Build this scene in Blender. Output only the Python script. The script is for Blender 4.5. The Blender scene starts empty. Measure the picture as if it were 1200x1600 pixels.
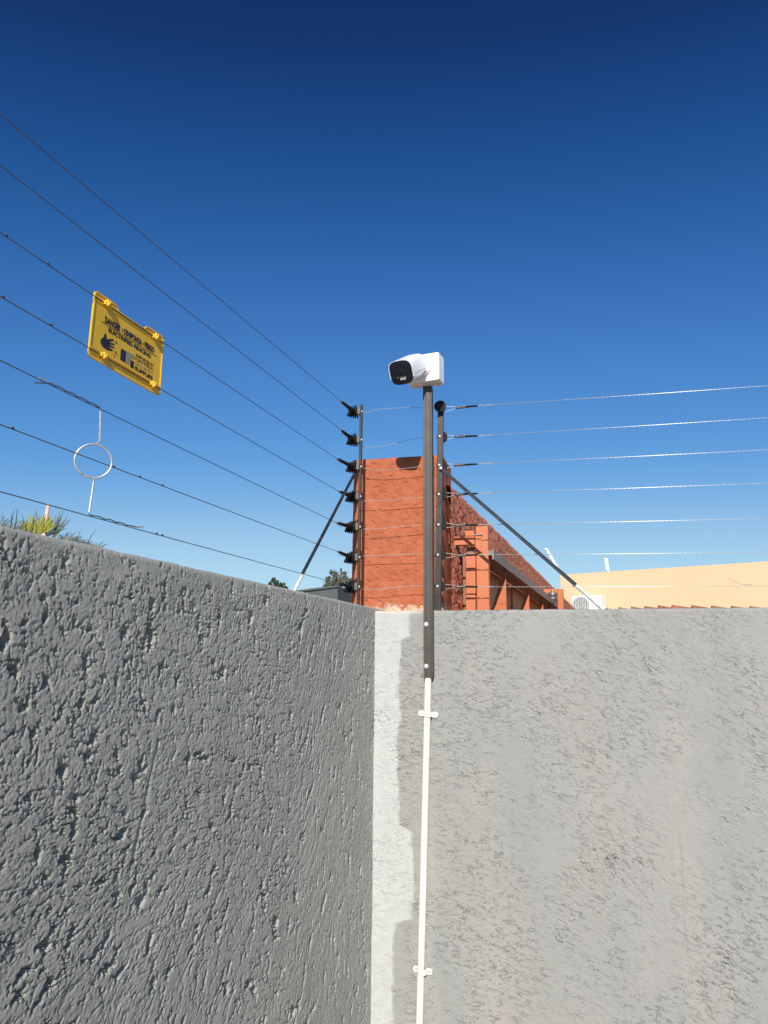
import bpy, math, random
import numpy as np
from mathutils import Vector, Matrix
from math import radians, sin, cos, pi, hypot, atan2, tan

random.seed(4)
sc = bpy.context.scene
# ------------------------------------------------------------------ camera
F = 1155.0; PITCH = radians(11.5); ROLL = radians(0.5)
EYE = Vector((0, 0, 1.65))
RC = Matrix.Rotation(pi/2 + PITCH, 3, 'X') @ Matrix.Rotation(ROLL, 3, 'Z')
cam_d = bpy.data.cameras.new('camera'); cam = bpy.data.objects.new('camera', cam_d)
sc.collection.objects.link(cam); sc.camera = cam
cam_d.sensor_width = 36; cam_d.sensor_fit = 'AUTO'; cam_d.lens = 36*F/1600
cam_d.clip_start = 0.05; cam_d.clip_end = 4000
cam.matrix_world = Matrix.Translation(EYE) @ RC.to_4x4()
# ------------------------------------------------------------------ light
SUN_AZ = radians(4.8)      # sun stands behind the viewer, this far to the left
SUN_EL = radians(30.0)
S = Vector((-sin(SUN_AZ)*cos(SUN_EL), -cos(SUN_AZ)*cos(SUN_EL), sin(SUN_EL)))
w = bpy.data.worlds.new('World'); sc.world = w; w.use_nodes = True
nt = w.node_tree; bg = nt.nodes['Background']
sky = nt.nodes.new('ShaderNodeTexSky'); sky.sky_type = 'NISHITA'
sky.sun_disc = False; sky.sun_elevation = SUN_EL; sky.sun_rotation = pi + SUN_AZ
sky.altitude = 1700; sky.air_density = 1.0; sky.dust_density = 0.3; sky.ozone_density = 2.5
# tone of the clear high-altitude sky: deeper overhead, pale at the horizon (input and output in the sky's own units / 12)
cu_ = nt.nodes.new('ShaderNodeRGBCurve'); q1_ = nt.nodes.new('ShaderNodeVectorMath'); q1_.operation = 'SCALE'; q1_.inputs['Scale'].default_value = 1/12
q2_ = nt.nodes.new('ShaderNodeVectorMath'); q2_.operation = 'SCALE'; q2_.inputs['Scale'].default_value = 12
for k, pts_ in enumerate((((0, 0), (.564, .055), (.645, .086), (.769, .138), (1.098, .378), (1.878, .958), (3.31, 2.72), (7, 4.6), (12, 5.6)),
                          ((0, 0), (1.02, .27), (1.162, .44), (1.39, .748), (1.953, 1.396), (3.275, 2.683), (5.457, 4.69), (8, 6.0), (12, 7.0)),
                          ((0, 0), (2.03, 1.13), (2.298, 1.694), (2.713, 2.464), (3.7, 3.90), (5.715, 5.6), (8.27, 6.58), (12, 8.0)))):
    c_ = cu_.mapping.curves[k]
    while len(c_.points) < len(pts_): c_.points.new(.5, .5)
    for p_, (x_, y_) in zip(c_.points, pts_): p_.location = (x_/12, y_/12)
cu_.mapping.extend = 'HORIZONTAL'; cu_.mapping.update()
nt.links.new(sky.outputs[0], q1_.inputs[0]); nt.links.new(q1_.outputs[0], cu_.inputs['Color'])
nt.links.new(cu_.outputs[0], q2_.inputs[0]); nt.links.new(q2_.outputs[0], bg.inputs[0]); bg.inputs[1].default_value = 0.10
sl = bpy.data.lights.new('sun', 'SUN'); sun = bpy.data.objects.new('sun', sl); sc.collection.objects.link(sun)
sl.energy = 4.0; sl.angle = radians(0.5); sl.color = (1.0, 0.955, 0.89)
sun.rotation_euler = S.to_track_quat('Z', 'Y').to_euler(); sun.location = (-2, -6, 8)
sc.view_settings.view_transform = 'Standard'; sc.view_settings.look = 'None'
sc.view_settings.exposure = 0.35; sc.view_settings.gamma = 1.0
sc.view_settings.use_curve_mapping = False

# ------------------------------------------------------------------ frame of the place
AL = radians(18.2); BE = radians(104.0)
V = Vector((sin(AL), cos(AL), 0))          # along the left wall, away from the viewer
U = Vector((sin(BE), cos(BE), 0))          # along the right wall, to the right
NL = Vector((cos(AL), -sin(AL), 0))        # left wall faces this way
NR = Vector((-0.2419219, -0.9702957, 0))   # right wall faces this way
C0 = Vector((-0.03271, 2.99982, 0))        # inner corner
TOP = 1.866
Z = Vector((0, 0, 1))
def ray(px, py): return RC @ Vector((px-600, 800-py, -F))
def on(px, py, P, n):
    d = ray(px, py); return EYE + d * ((P-EYE).dot(n)/d.dot(n))
def onL(px, py, off=0.08): return on(px, py, C0-NL*off, NL)
def onR(px, py, off=0.08): return on(px, py, C0-NR*off, NR)
def at(px, py, dist):                       # a point at a horizontal distance
    d = ray(px, py); return EYE + d*(dist/hypot(d.x, d.y))
def L(t, off, z): return C0 + V*t - NL*off + Z*z
def Rr(s, off, z): return C0 + U*s - NR*off + Z*z

# ------------------------------------------------------------------ materials
def mat(name, col, rough=.7, metal=0.0, var=0.12, scale=8.0, bump=0.0, bscale=200.0, spec=None, col2=None, dist=0.002, tc='Object', sub=None):
    m = bpy.data.materials.new(name); m.use_nodes = True
    n = m.node_tree.nodes; l = m.node_tree.links
    b = n['Principled BSDF']; b.inputs['Roughness'].default_value = rough; b.inputs['Metallic'].default_value = metal
    if spec is not None: b.inputs['Specular IOR Level'].default_value = spec
    co = n.new('ShaderNodeTexCoord')
    nz = n.new('ShaderNodeTexNoise'); nz.inputs['Scale'].default_value = scale; nz.inputs['Detail'].default_value = 6
    nz.inputs['Roughness'].default_value = .65
    l.new(co.outputs[tc], nz.inputs['Vector'])
    rp = n.new('ShaderNodeValToRGB'); rp.color_ramp.elements[0].position = .32; rp.color_ramp.elements[1].position = .68
    c2 = col2 if col2 else tuple(min(1, c*(1+var)) for c in col)
    rp.color_ramp.elements[0].color = (*[c*(1-var) for c in col], 1); rp.color_ramp.elements[1].color = (*c2, 1)
    l.new(nz.outputs['Fac'], rp.inputs[0]); l.new(rp.outputs[0], b.inputs['Base Color'])
    mr = n.new('ShaderNodeMapRange'); mr.inputs['To Min'].default_value = max(0.02, rough-.1); mr.inputs['To Max'].default_value = min(1, rough+.12)
    l.new(nz.outputs['Fac'], mr.inputs['Value']); l.new(mr.outputs[0], b.inputs['Roughness'])
    if bump:
        n2 = n.new('ShaderNodeTexNoise'); n2.inputs['Scale'].default_value = bscale; n2.inputs['Detail'].default_value = 5
        l.new(co.outputs[tc], n2.inputs['Vector'])
        bp = n.new('ShaderNodeBump'); bp.inputs['Strength'].default_value = bump; bp.inputs['Distance'].default_value = dist
        l.new(n2.outputs['Fac'], bp.inputs['Height']); l.new(bp.outputs[0], b.inputs['Normal'])
    return m

M = {}
M['sand'] = mat('sandy_ground', (.30, .25, .20), .95, var=.2, scale=1.5, bump=.5, bscale=30, dist=.02)
M['steel'] = mat('dark_channel_steel', (.085, .072, .062), .5, .25, var=.2, scale=14, bump=.15, bscale=300, dist=.0005)
M['post'] = mat('galvanised_dark_post', (.045, .040, .037), .45, .4, var=.35, scale=30, bump=.2, bscale=250, dist=.0005)
M['brace'] = mat('brace_paint', (.035, .04, .05), .4, .4, var=.3, scale=20)
M['tip'] = mat('whitewashed_foot', (.62, .61, .57), .8, var=.25, scale=60, bump=.4, bscale=200, dist=.001)
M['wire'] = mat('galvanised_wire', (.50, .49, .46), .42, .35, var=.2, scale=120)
M['shadewire'] = mat('shaded_galvanised_wire', (.11, .11, .115), .5, .5, var=.25, scale=120)  # same galvanised wire, its unlit underside painted in as a darker colour
M['black'] = mat('black_nylon', (.015, .015, .016), .65, var=.3, scale=60, spec=.2)
M['rubber'] = mat('black_sleeve', (.016, .016, .018), .75, var=.2, scale=60, spec=.15)
M['bracket'] = mat('grey_bracket', (.14, .135, .13), .5, .3, var=.25, scale=60)
M['bolt'] = mat('zinc_bolt', (.75, .74, .72), .35, .3, var=.1, scale=80)
M['coil'] = mat('coil_steel', (.22, .20, .18), .45, .6, var=.35, scale=150)
M['white'] = mat('white_camera_paint', (.88, .88, .87), .28, var=.02, scale=10)
M['wplastic'] = mat('white_conduit_plastic', (.82, .79, .68), .4, var=.05, scale=12)
M['glass'] = mat('black_camera_window', (.006, .008, .014), .08, var=.2, scale=10)
M['grey'] = mat('grey_trim', (.42, .42, .42), .5, var=.1)
M['yellow'] = mat('yellow_sign_plastic', (.80, .47, .022), .38, var=.07, scale=14)
M['ink'] = mat('black_sign_ink', (.015, .016, .02), .5, var=.2, scale=60)
M['greyink'] = mat('grey_sign_ink', (.30, .25, .17), .5, var=.1, scale=60)
M['gate'] = mat('orange_gate_paint', (.56, .155, .055), .5, var=.07, scale=6, bump=.15, bscale=60, dist=.0006)
M['gateshade'] = mat('shaded_gate_paint', (.30, .12, .07), .55, var=.15, scale=5)  # gate paint darkened: shade put into the colour of the lock box back and side
M['rail'] = mat('weathered_rail', (.27, .19, .16), .55, .15, var=.25, scale=9)
M['cream'] = mat('cream_building_paint', (.69, .52, .31), .85, var=.03, scale=.55, bump=.2, bscale=6, dist=.01)
M['terracotta'] = mat('clay_tile', (.33, .12, .075), .8, var=.3, scale=9, bump=.4, bscale=60, dist=.003)
M['tiledark'] = mat('tile_mortar', (.10, .075, .06), .9, var=.3, scale=20)
M['acwhite'] = mat('white_unit_metal', (.80, .78, .72), .45, var=.03)
M['acgrille'] = mat('grey_grille', (.20, .20, .19), .6, var=.1)
M['shed'] = mat('grey_green_fascia', (.085, .10, .095), .7, var=.1, scale=2)
M['bark'] = mat('bark', (.14, .10, .07), .95, var=.3, scale=4)
M['leafA'] = mat('pale_olive_leaves', (.115, .13, .062), .7, var=.4, scale=2.0, col2=(.19, .20, .11))
M['leafB'] = mat('dark_green_leaves', (.045, .065, .028), .7, var=.4, scale=2.0)
M['frond'] = mat('palm_leaf_green', (.10, .125, .07), .5, var=.35, scale=14, col2=(.24, .25, .18))
M['frondy'] = mat('palm_leaf_yellow', (.34, .33, .06), .5, var=.3, scale=12)
M['pinkpole'] = mat('faded_pink_pole', (.68, .50, .42), .7, var=.1)

def wallmat(name, left):
    """grey paint on rough render; UV = metres along the wall, metres above ground"""
    m = bpy.data.materials.new(name); m.use_nodes = True
    n = m.node_tree.nodes; l = m.node_tree.links; b = n['Principled BSDF']
    b.inputs['Roughness'].default_value = .93; b.inputs['Specular IOR Level'].default_value = .25
    uv = n.new('ShaderNodeUVMap'); uv.uv_map = 'UVMap'
    def noise(scale, detail=5, rough=.6, sx=1, sy=1, off=0.0):
        mp = n.new('ShaderNodeMapping'); mp.inputs['Scale'].default_value = (sx, sy, 1); mp.inputs['Location'].default_value = (off, off*.7, off)
        l.new(uv.outputs[0], mp.inputs[0])
        t = n.new('ShaderNodeTexNoise'); t.inputs['Scale'].default_value = scale; t.inputs['Detail'].default_value = detail; t.inputs['Roughness'].default_value = rough
        l.new(mp.outputs[0], t.inputs['Vector']); return t.outputs['Fac']
    def ramp(fac, a, bb, ca=(0, 0, 0), cb=(1, 1, 1)):
        r = n.new('ShaderNodeValToRGB'); r.color_ramp.elements[0].position = a; r.color_ramp.elements[1].position = bb
        r.color_ramp.elements[0].color = (*ca, 1); r.color_ramp.elements[1].color = (*cb, 1); l.new(fac, r.inputs[0]); return r.outputs[0]
    def mix(f, a, bb, mode='MIX'):
        x = n.new('ShaderNodeMix'); x.data_type = 'RGBA'; x.blend_type = mode
        if isinstance(f, (int, float)): x.inputs[0].default_value = f
        else: l.new(f, x.inputs[0])
        for i, c in ((6, a), (7, bb)):
            if isinstance(c, tuple): x.inputs[i].default_value = (*c, 1)
            else: l.new(c, x.inputs[i])
        return x.outputs[2]
    def math_(op, a, bb):
        x = n.new('ShaderNodeMath'); x.operation = op
        for i, c in ((0, a), (1, bb)):
            if isinstance(c, (int, float)): x.inputs[i].default_value = c
            else: l.new(c, x.inputs[i])
        return x.outputs[0]
    sep = n.new('ShaderNodeSeparateXYZ'); l.new(uv.outputs[0], sep.inputs[0]); X, Y = sep.outputs[0], sep.outputs[1]
    if left:
        col = ramp(noise(3.0, 4, .5), .35, .65, LEFT_A, LEFT_B)
        col = mix(ramp(noise(45, 6, .7, off=3), .55, .75), col, (.36, .36, .35))
        col = mix(.35, col, ramp(noise(160, 5, .7, off=9), .3, .7, (.26, .26, .24), (.50, .495, .45)))
    else:
        base = ramp(noise(2.2, 4, .5, 1, .6), .36, .64, RIGHT_A, RIGHT_B)
        pink = ramp(noise(3.0, 5, .6, 2.2, .7, 4), .52, .68)
        col = mix(math_('MULTIPLY', pink, .5), base, (.395, .345, .312))
        blue = ramp(noise(2.6, 5, .6, 2.0, .6, 8), .55, .68)
        col = mix(math_('MULTIPLY', blue, .6), col, (.295, .312, .303))
        # pale stain streak beside the conduit, and one far to the right
        def streak(cx, wd, k, colr, y0, y1):
            d = math_('ABSOLUTE', math_('SUBTRACT', math_('ADD', X, math_('MULTIPLY', math_('SUBTRACT', noise(4, 3, .5, .3, 1, cx), .5), .25)), cx), 0)
            f = n.new('ShaderNodeMapRange'); f.interpolation_type = 'SMOOTHSTEP'
            f.inputs['From Min'].default_value = wd; f.inputs['From Max'].default_value = 0; l.new(d, f.inputs['Value'])
            g = n.new('ShaderNodeMapRange'); g.interpolation_type = 'SMOOTHSTEP'
            g.inputs['From Min'].default_value = y1; g.inputs['From Max'].default_value = y0; l.new(Y, g.inputs['Value'])
            ff = math_('MULTIPLY', math_('MULTIPLY', f.outputs[0], g.outputs[0]), ramp(noise(9, 5, .7, 1, .3, cx*7), .3, .65))
            return mix(math_('MULTIPLY', ff, k), col, colr)
        col = streak(.44, .09, .8, (.42, .385, .345), .9, 1.5)
        col = streak(1.12, .07, .9, (.42, .385, .35), 1.35, 1.75)
        col = streak(.22, .06, .8, (.44, .40, .33), .9, 1.3)
        col = mix(ramp(noise(38, 6, .75, 1, 1.4, 5), .56, .72), col, (.28, .276, .26))
        col = mix(.3, col, ramp(noise(180, 5, .7, off=9), .3, .7, (.27, .27, .255), (.42, .41, .385)))
        # light primer strip along the inner corner with a ragged edge
        cr = n.new('ShaderNodeFloatCurve')
        mY = n.new('ShaderNodeMapRange'); mY.inputs['From Max'].default_value = 2.0; l.new(Y, mY.inputs['Value'])
        l.new(mY.outputs[0], cr.inputs['Value'])
        cv = cr.mapping.curves[0]
        pts = [(0, .08), (.10, .09), (.20, .085), (.30, .08), (.36, .088), (.368, .155), (.45, .16), (.52, .15), (.53, .105), (.60, .10), (.69, .092), (.72, .105), (.80, .10), (.875, .107), (.882, .14), (1, .145)]
        while len(cv.points) < len(pts): cv.points.new(.5, .5)
        for p_, q_ in zip(cv.points, pts): p_.location = q_; p_.handle_type = 'VECTOR'
        cr.mapping.update()
        wob = math_('MULTIPLY', math_('SUBTRACT', noise(22, 6, .75, 1, .7, 1), .5), .05)
        dx = math_('SUBTRACT', math_('ADD', X, wob), cr.outputs[0])
        f = n.new('ShaderNodeMapRange'); f.inputs['From Min'].default_value = .006; f.inputs['From Max'].default_value = -.006; l.new(dx, f.inputs['Value'])
        strip = mix(ramp(noise(30, 5, .7, 1, 1, 2), .35, .7), (.50, .512, .485), (.57, .58, .55))
        strip = mix(ramp(noise(26, 6, .8, 1, 1, 12), .60, .68), strip, (.44, .45, .43))
        col = mix(math_('MULTIPLY', f.outputs[0], .92), col, strip)
        # paler, thinly painted patch between strip and conduit
        # tiny white paint flecks
        vo = n.new('ShaderNodeTexVoronoi'); vo.inputs['Scale'].default_value = 22; l.new(uv.outputs[0], vo.inputs['Vector'])
        fl = n.new('ShaderNodeMath'); fl.operation = 'LESS_THAN'; l.new(vo.outputs['Distance'], fl.inputs[0]); fl.inputs[1].default_value = .045
        fk = math_('MULTIPLY', fl.outputs[0], ramp(noise(7, 2, .5, off=21), .60, .62))
        col = mix(fk, col, (.85, .85, .83))
        # smoother worn top edge with orange dust from the pillar behind
        g = n.new('ShaderNodeMapRange'); g.inputs['From Min'].default_value = TOP-.02; g.inputs['From Max'].default_value = TOP-.004; l.new(Y, g.inputs['Value'])
        xx = n.new('ShaderNodeMapRange'); xx.inputs['From Min'].default_value = .28; xx.inputs['From Max'].default_value = .16; l.new(X, xx.inputs['Value'])
        col = mix(math_('MULTIPLY', math_('MULTIPLY', g.outputs[0], xx.outputs[0]), .75), col, (.66, .56, .46))
    l.new(col, b.inputs['Base Color'])
    n2 = noise(330 if left else 300, 7, .85, off=5)
    bp = n.new('ShaderNodeBump'); bp.inputs['Strength'].default_value = 1.0; bp.inputs['Distance'].default_value = .0030 if left else .0022
    hh = n2
    if not left:   # hairline cracks in the paint film
        cx_ = n.new('ShaderNodeCombineXYZ'); l.new(X, cx_.inputs[0])
        l.new(math_('ADD', Y, math_('MULTIPLY', math_('MULTIPLY', X, X), .17)), cx_.inputs[1])
        def ridge(scale, off, sy, k, gs, g0, g1):
            def nz(sc__, sx__, sy__, of__, det):
                mp = n.new('ShaderNodeMapping'); mp.inputs['Scale'].default_value = (sx__, sy__, 1); mp.inputs['Location'].default_value = (of__, of__*.7, of__)
                l.new(cx_.outputs[0], mp.inputs[0]); t = n.new('ShaderNodeTexNoise'); t.inputs['Scale'].default_value = sc__; t.inputs['Detail'].default_value = det; t.inputs['Roughness'].default_value = .6
                t.inputs['Distortion'].default_value = .3
                l.new(mp.outputs[0], t.inputs['Vector']); return t.outputs['Fac']
            r_ = math_('ABSOLUTE', math_('SUBTRACT', nz(scale, 1, sy, off, 4), .5), 0)
            mr = n.new('ShaderNodeMapRange'); mr.inputs['From Min'].default_value = k; mr.inputs['From Max'].default_value = 0; l.new(r_, mr.inputs['Value'])
            return math_('MULTIPLY', mr.outputs[0], ramp(nz(gs, .6, 1.3, off+7, 3), g0, g1))
        dens = ramp(noise(3.2, 5, .65, 1, .8, 44), .40, .60)
        soft = math_('SUBTRACT', 1.0, math_('MULTIPLY', f.outputs[0], .55))
        ck = math_('MULTIPLY', soft, math_('MULTIPLY', math_('ADD', ridge(15, 31, 2.4, .013, 26, .50, .56), math_('MULTIPLY', ridge(34, 37, 2.1, .02, 44, .50, .56), .7)), math_('ADD', math_('MULTIPLY', dens, .85), .1)))
        hh = math_('SUBTRACT', n2, math_('MULTIPLY', ck, 1.25))
    l.new(hh, bp.inputs['Height']); l.new(bp.outputs[0], b.inputs['Normal'])
    return m
LEFT_A = (.385, .382, .338); LEFT_B = (.46, .453, .398)
RIGHT_A = (.325, .328, .303); RIGHT_B = (.365, .354, .325)

def redmat(name, ca, cb, pale, bscale=120, bd=.004, bs=.8):
    m = mat(name, ca, .9, var=.1, scale=20, bump=bs, bscale=bscale, dist=bd, col2=cb)
    n = m.node_tree.nodes; l = m.node_tree.links; b = n['Principled BSDF']
    src = b.inputs['Base Color'].links[0].from_socket
    co = n.new('ShaderNodeTexCoord'); nz = n.new('ShaderNodeTexNoise'); nz.inputs['Scale'].default_value = 34; nz.inputs['Detail'].default_value = 7; nz.inputs['Roughness'].default_value = .8
    l.new(co.outputs['Object'], nz.inputs['Vector'])
    rp = n.new('ShaderNodeValToRGB'); rp.color_ramp.elements[0].position = .63; rp.color_ramp.elements[1].position = .72
    l.new(nz.outputs['Fac'], rp.inputs[0])
    x = n.new('ShaderNodeMix'); x.data_type = 'RGBA'; l.new(rp.outputs[0], x.inputs[0]); l.new(src, x.inputs[6]); x.inputs[7].default_value = (*pale, 1)
    l.new(x.outputs[2], b.inputs['Base Color'])
    return m, n, l, b, x
M['orange'], n_, l_, b_, x_ = redmat('orange_render', (.40, .105, .045), (.50, .145, .062), (.55, .24, .13))
# pale plaster dust at the foot of the pillar (object z = height above ground)
co_ = n_.new('ShaderNodeTexCoord'); sp_ = n_.new('ShaderNodeSeparateXYZ'); l_.new(co_.outputs['Object'], sp_.inputs[0])
nz_ = n_.new('ShaderNodeTexNoise'); nz_.inputs['Scale'].default_value = 26; nz_.inputs['Detail'].default_value = 7; nz_.inputs['Roughness'].default_value = .8
l_.new(co_.outputs['Object'], nz_.inputs['Vector'])
ml_ = n_.new('ShaderNodeMath'); ml_.operation = 'MULTIPLY_ADD'; l_.new(nz_.outputs['Fac'], ml_.inputs[0]); ml_.inputs[1].default_value = -.14; l_.new(sp_.outputs[2], ml_.inputs[2])
mr_ = n_.new('ShaderNodeMapRange'); mr_.inputs['From Min'].default_value = TOP-.042; mr_.inputs['From Max'].default_value = TOP-.07; l_.new(ml_.outputs[0], mr_.inputs['Value'])
x2_ = n_.new('ShaderNodeMix'); x2_.data_type = 'RGBA'; l_.new(mr_.outputs[0], x2_.inputs[0]); l_.new(x_.outputs[2], x2_.inputs[6]); x2_.inputs[7].default_value = (.66, .52, .38, 1)
l_.new(x2_.outputs[2], b_.inputs['Base Color'])
M['redrough'] = redmat('dark_red_roughcast', (.50, .15, .08), (.66, .23, .13), (.68, .35, .25), 90, .01, 1.0)[0]

# ------------------------------------------------------------------ mesh helpers
class MB:
    def __init__(s): s.v = []; s.f = []
    def add(s, vs, fs):
        k = len(s.v); s.v += [Vector(p) for p in vs]; s.f += [tuple(i+k for i in f) for f in fs]; return s
    def hexa(s, a):   # 8 corners: bottom 4 then top 4
        return s.add(a, [(3,2,1,0),(4,5,6,7),(0,1,5,4),(1,2,6,5),(2,3,7,6),(3,0,4,7)])
    def box(s, c, ax, ay, az, hx, hy, hz):
        c = Vector(c); P = []
        for k in (-1, 1):
            for i, j in ((-1,-1),(1,-1),(1,1),(-1,1)): P.append(c+ax*hx*i+ay*hy*j+az*hz*k)
        return s.hexa(P)
    def tube(s, pts, r, n=8, cap=True):
        pts = [Vector(p) for p in pts]; rings = []
        if not isinstance(r, (list, tuple)): r = [r]*len(pts)
        up = None; vs = []; fs = []
        for i, p in enumerate(pts):
            d = (pts[min(i+1, len(pts)-1)]-pts[max(i-1, 0)]).normalized()
            if up is None:
                up = d.cross(Vector((0, 0, 1)) if abs(d.z) < .9 else Vector((1, 0, 0))).normalized()
            up = (up-d*up.dot(d)).normalized(); w2 = d.cross(up)
            for k in range(n):
                a = 2*pi*k/n; vs.append(p+(up*cos(a)+w2*sin(a))*r[i])
        for i in range(len(pts)-1):
            for k in range(n):
                a, b = i*n+k, i*n+(k+1) % n; fs.append((a, b, b+n, a+n))
        if cap: fs.append(tuple(range(n-1, -1, -1))); fs.append(tuple(range((len(pts)-1)*n, len(pts)*n)))
        return s.add(vs, fs)
    def lathe(s, o, axis, prof, n=20):   # prof: (distance along axis, radius)
        o = Vector(o); axis = axis.normalized()
        e1 = axis.cross(Vector((0, 0, 1)) if abs(axis.z) < .9 else Vector((1, 0, 0))).normalized(); e2 = axis.cross(e1)
        vs = []; fs = []
        for h, r in prof:
            for k in range(n):
                a = 2*pi*k/n; vs.append(o+axis*h+(e1*cos(a)+e2*sin(a))*max(r, 1e-5))
        for i in range(len(prof)-1):
            for k in range(n):
                a, b = i*n+k, i*n+(k+1) % n; fs.append((a, b, b+n, a+n))
        fs.append(tuple(range(n-1, -1, -1))); fs.append(tuple(range((len(prof)-1)*n, len(prof)*n)))
        return s.add(vs, fs)
    def prism(s, poly, o, ex, ey, en, d):  # polygon in (ex, ey) extruded by d along en
        o = Vector(o); n = len(poly)
        vs = [o+ex*x+ey*y for x, y in poly]+[o+ex*x+ey*y+en*d for x, y in poly]
        fs = [tuple(range(n-1, -1, -1)), tuple(range(n, 2*n))]+[(i, (i+1) % n, (i+1) % n+n, i+n) for i in range(n)]
        return s.add(vs, fs)
    def build(s, name, m, parent=None, origin=None, smooth=False, bevel=0):
        me = bpy.data.meshes.new(name)
        o = bpy.data.objects.new(name, me); sc.collection.objects.link(o)
        org = Vector(origin) if origin is not None else (WORLD.get(parent.name, Vector()) if parent else Vector())
        me.from_pydata([tuple(p-org) for p in s.v], [], s.f); me.update()
        me.materials.append(m)
        WORLD[o.name] = org
        if parent:
            o.parent = parent; o.location = org-WORLD[parent.name]
        else: o.location = org
        if smooth:
            me.polygons.foreach_set('use_smooth', [True]*len(me.polygons))
            me.set_sharp_from_angle(angle=radians(38))
        if bevel:
            bv = o.modifiers.new('bevel', 'BEVEL'); bv.width = bevel; bv.segments = 2; bv.limit_method = 'ANGLE'
        import bmesh
        bm = bmesh.new(); bm.from_mesh(me); bmesh.ops.recalc_face_normals(bm, faces=bm.faces); bm.to_mesh(me); bm.free()
        return o
WORLD = {}
def tag(o, label, cat=None, group=None, kind=None):
    if label: o['label'] = label
    if cat: o['category'] = cat
    if group: o['group'] = group
    if kind: o['kind'] = kind
    return o
def thing(name, loc, label, cat, group=None):
    o = bpy.data.objects.new(name, None); sc.collection.objects.link(o); o.location = loc; o.empty_display_size = .1
    WORLD[o.name] = Vector(loc); return tag(o, label, cat, group)
def copy_tree(o, delta=Vector(), parent=None):
    c = o.copy(); sc.collection.objects.link(c)
    if parent: c.parent = parent
    else: c.location = o.location+delta
    for ch in list(o.children): copy_tree(ch, Vector(), c)
    return c

# ------------------------------------------------------------------ noise for real relief
def vnoise(x, y, seed):
    xi = np.floor(x).astype(np.int64); yi = np.floor(y).astype(np.int64); fx = x-xi; fy = y-yi
    def g(ix, iy):
        h = (ix*374761393+iy*668265263+seed*974634777) & 0x7fffffff
        h = ((h ^ (h >> 13))*1274126177) & 0x7fffffff; h = h ^ (h >> 16)
        a = (h & 0xffff)/65535.0*2*np.pi
        return np.cos(a), np.sin(a)
    u_ = fx*fx*fx*(fx*(fx*6-15)+10); v_ = fy*fy*fy*(fy*(fy*6-15)+10)
    def d(ix, iy, ox, oy):
        a, b = g(ix, iy); return a*ox+b*oy
    n00 = d(xi, yi, fx, fy); n10 = d(xi+1, yi, fx-1, fy); n01 = d(xi, yi+1, fx, fy-1); n11 = d(xi+1, yi+1, fx-1, fy-1)
    return (n00*(1-u_)*(1-v_)+n10*u_*(1-v_)+n01*(1-u_)*v_+n11*u_*v_)*1.4
def fbm(x, y, seed, oct=4, gain=.5):
    r = 0; a = 1; t = 0
    for i in range(oct):
        r = r+a*vnoise(x*2**i+i*17.3, y*2**i+i*9.1, seed+i); t += a; a *= gain
    return r/t
def voro(x, y, seed):
    xi = np.floor(x).astype(np.int64); yi = np.floor(y).astype(np.int64); best = np.full(x.shape, 9.0)
    for i in (-1, 0, 1):
        for j in (-1, 0, 1):
            ix = xi+i; iy = yi+j
            h = (ix*73856093+iy*19349663+seed*83492791) & 0x7fffffff
            h = ((h ^ (h >> 13))*1274126177) & 0x7fffffff; h = h ^ (h >> 15)
            px = ix+(h & 0xfff)/4096.0; py = iy+((h >> 12) & 0xfff)/4096.0
            best = np.minimum(best, (x-px)**2+(y-py)**2)
    return np.sqrt(best)
def sstep(a, b, x):
    t = np.clip((x-a)/(b-a), 0, 1); return t*t*(3-2*t)

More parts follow.
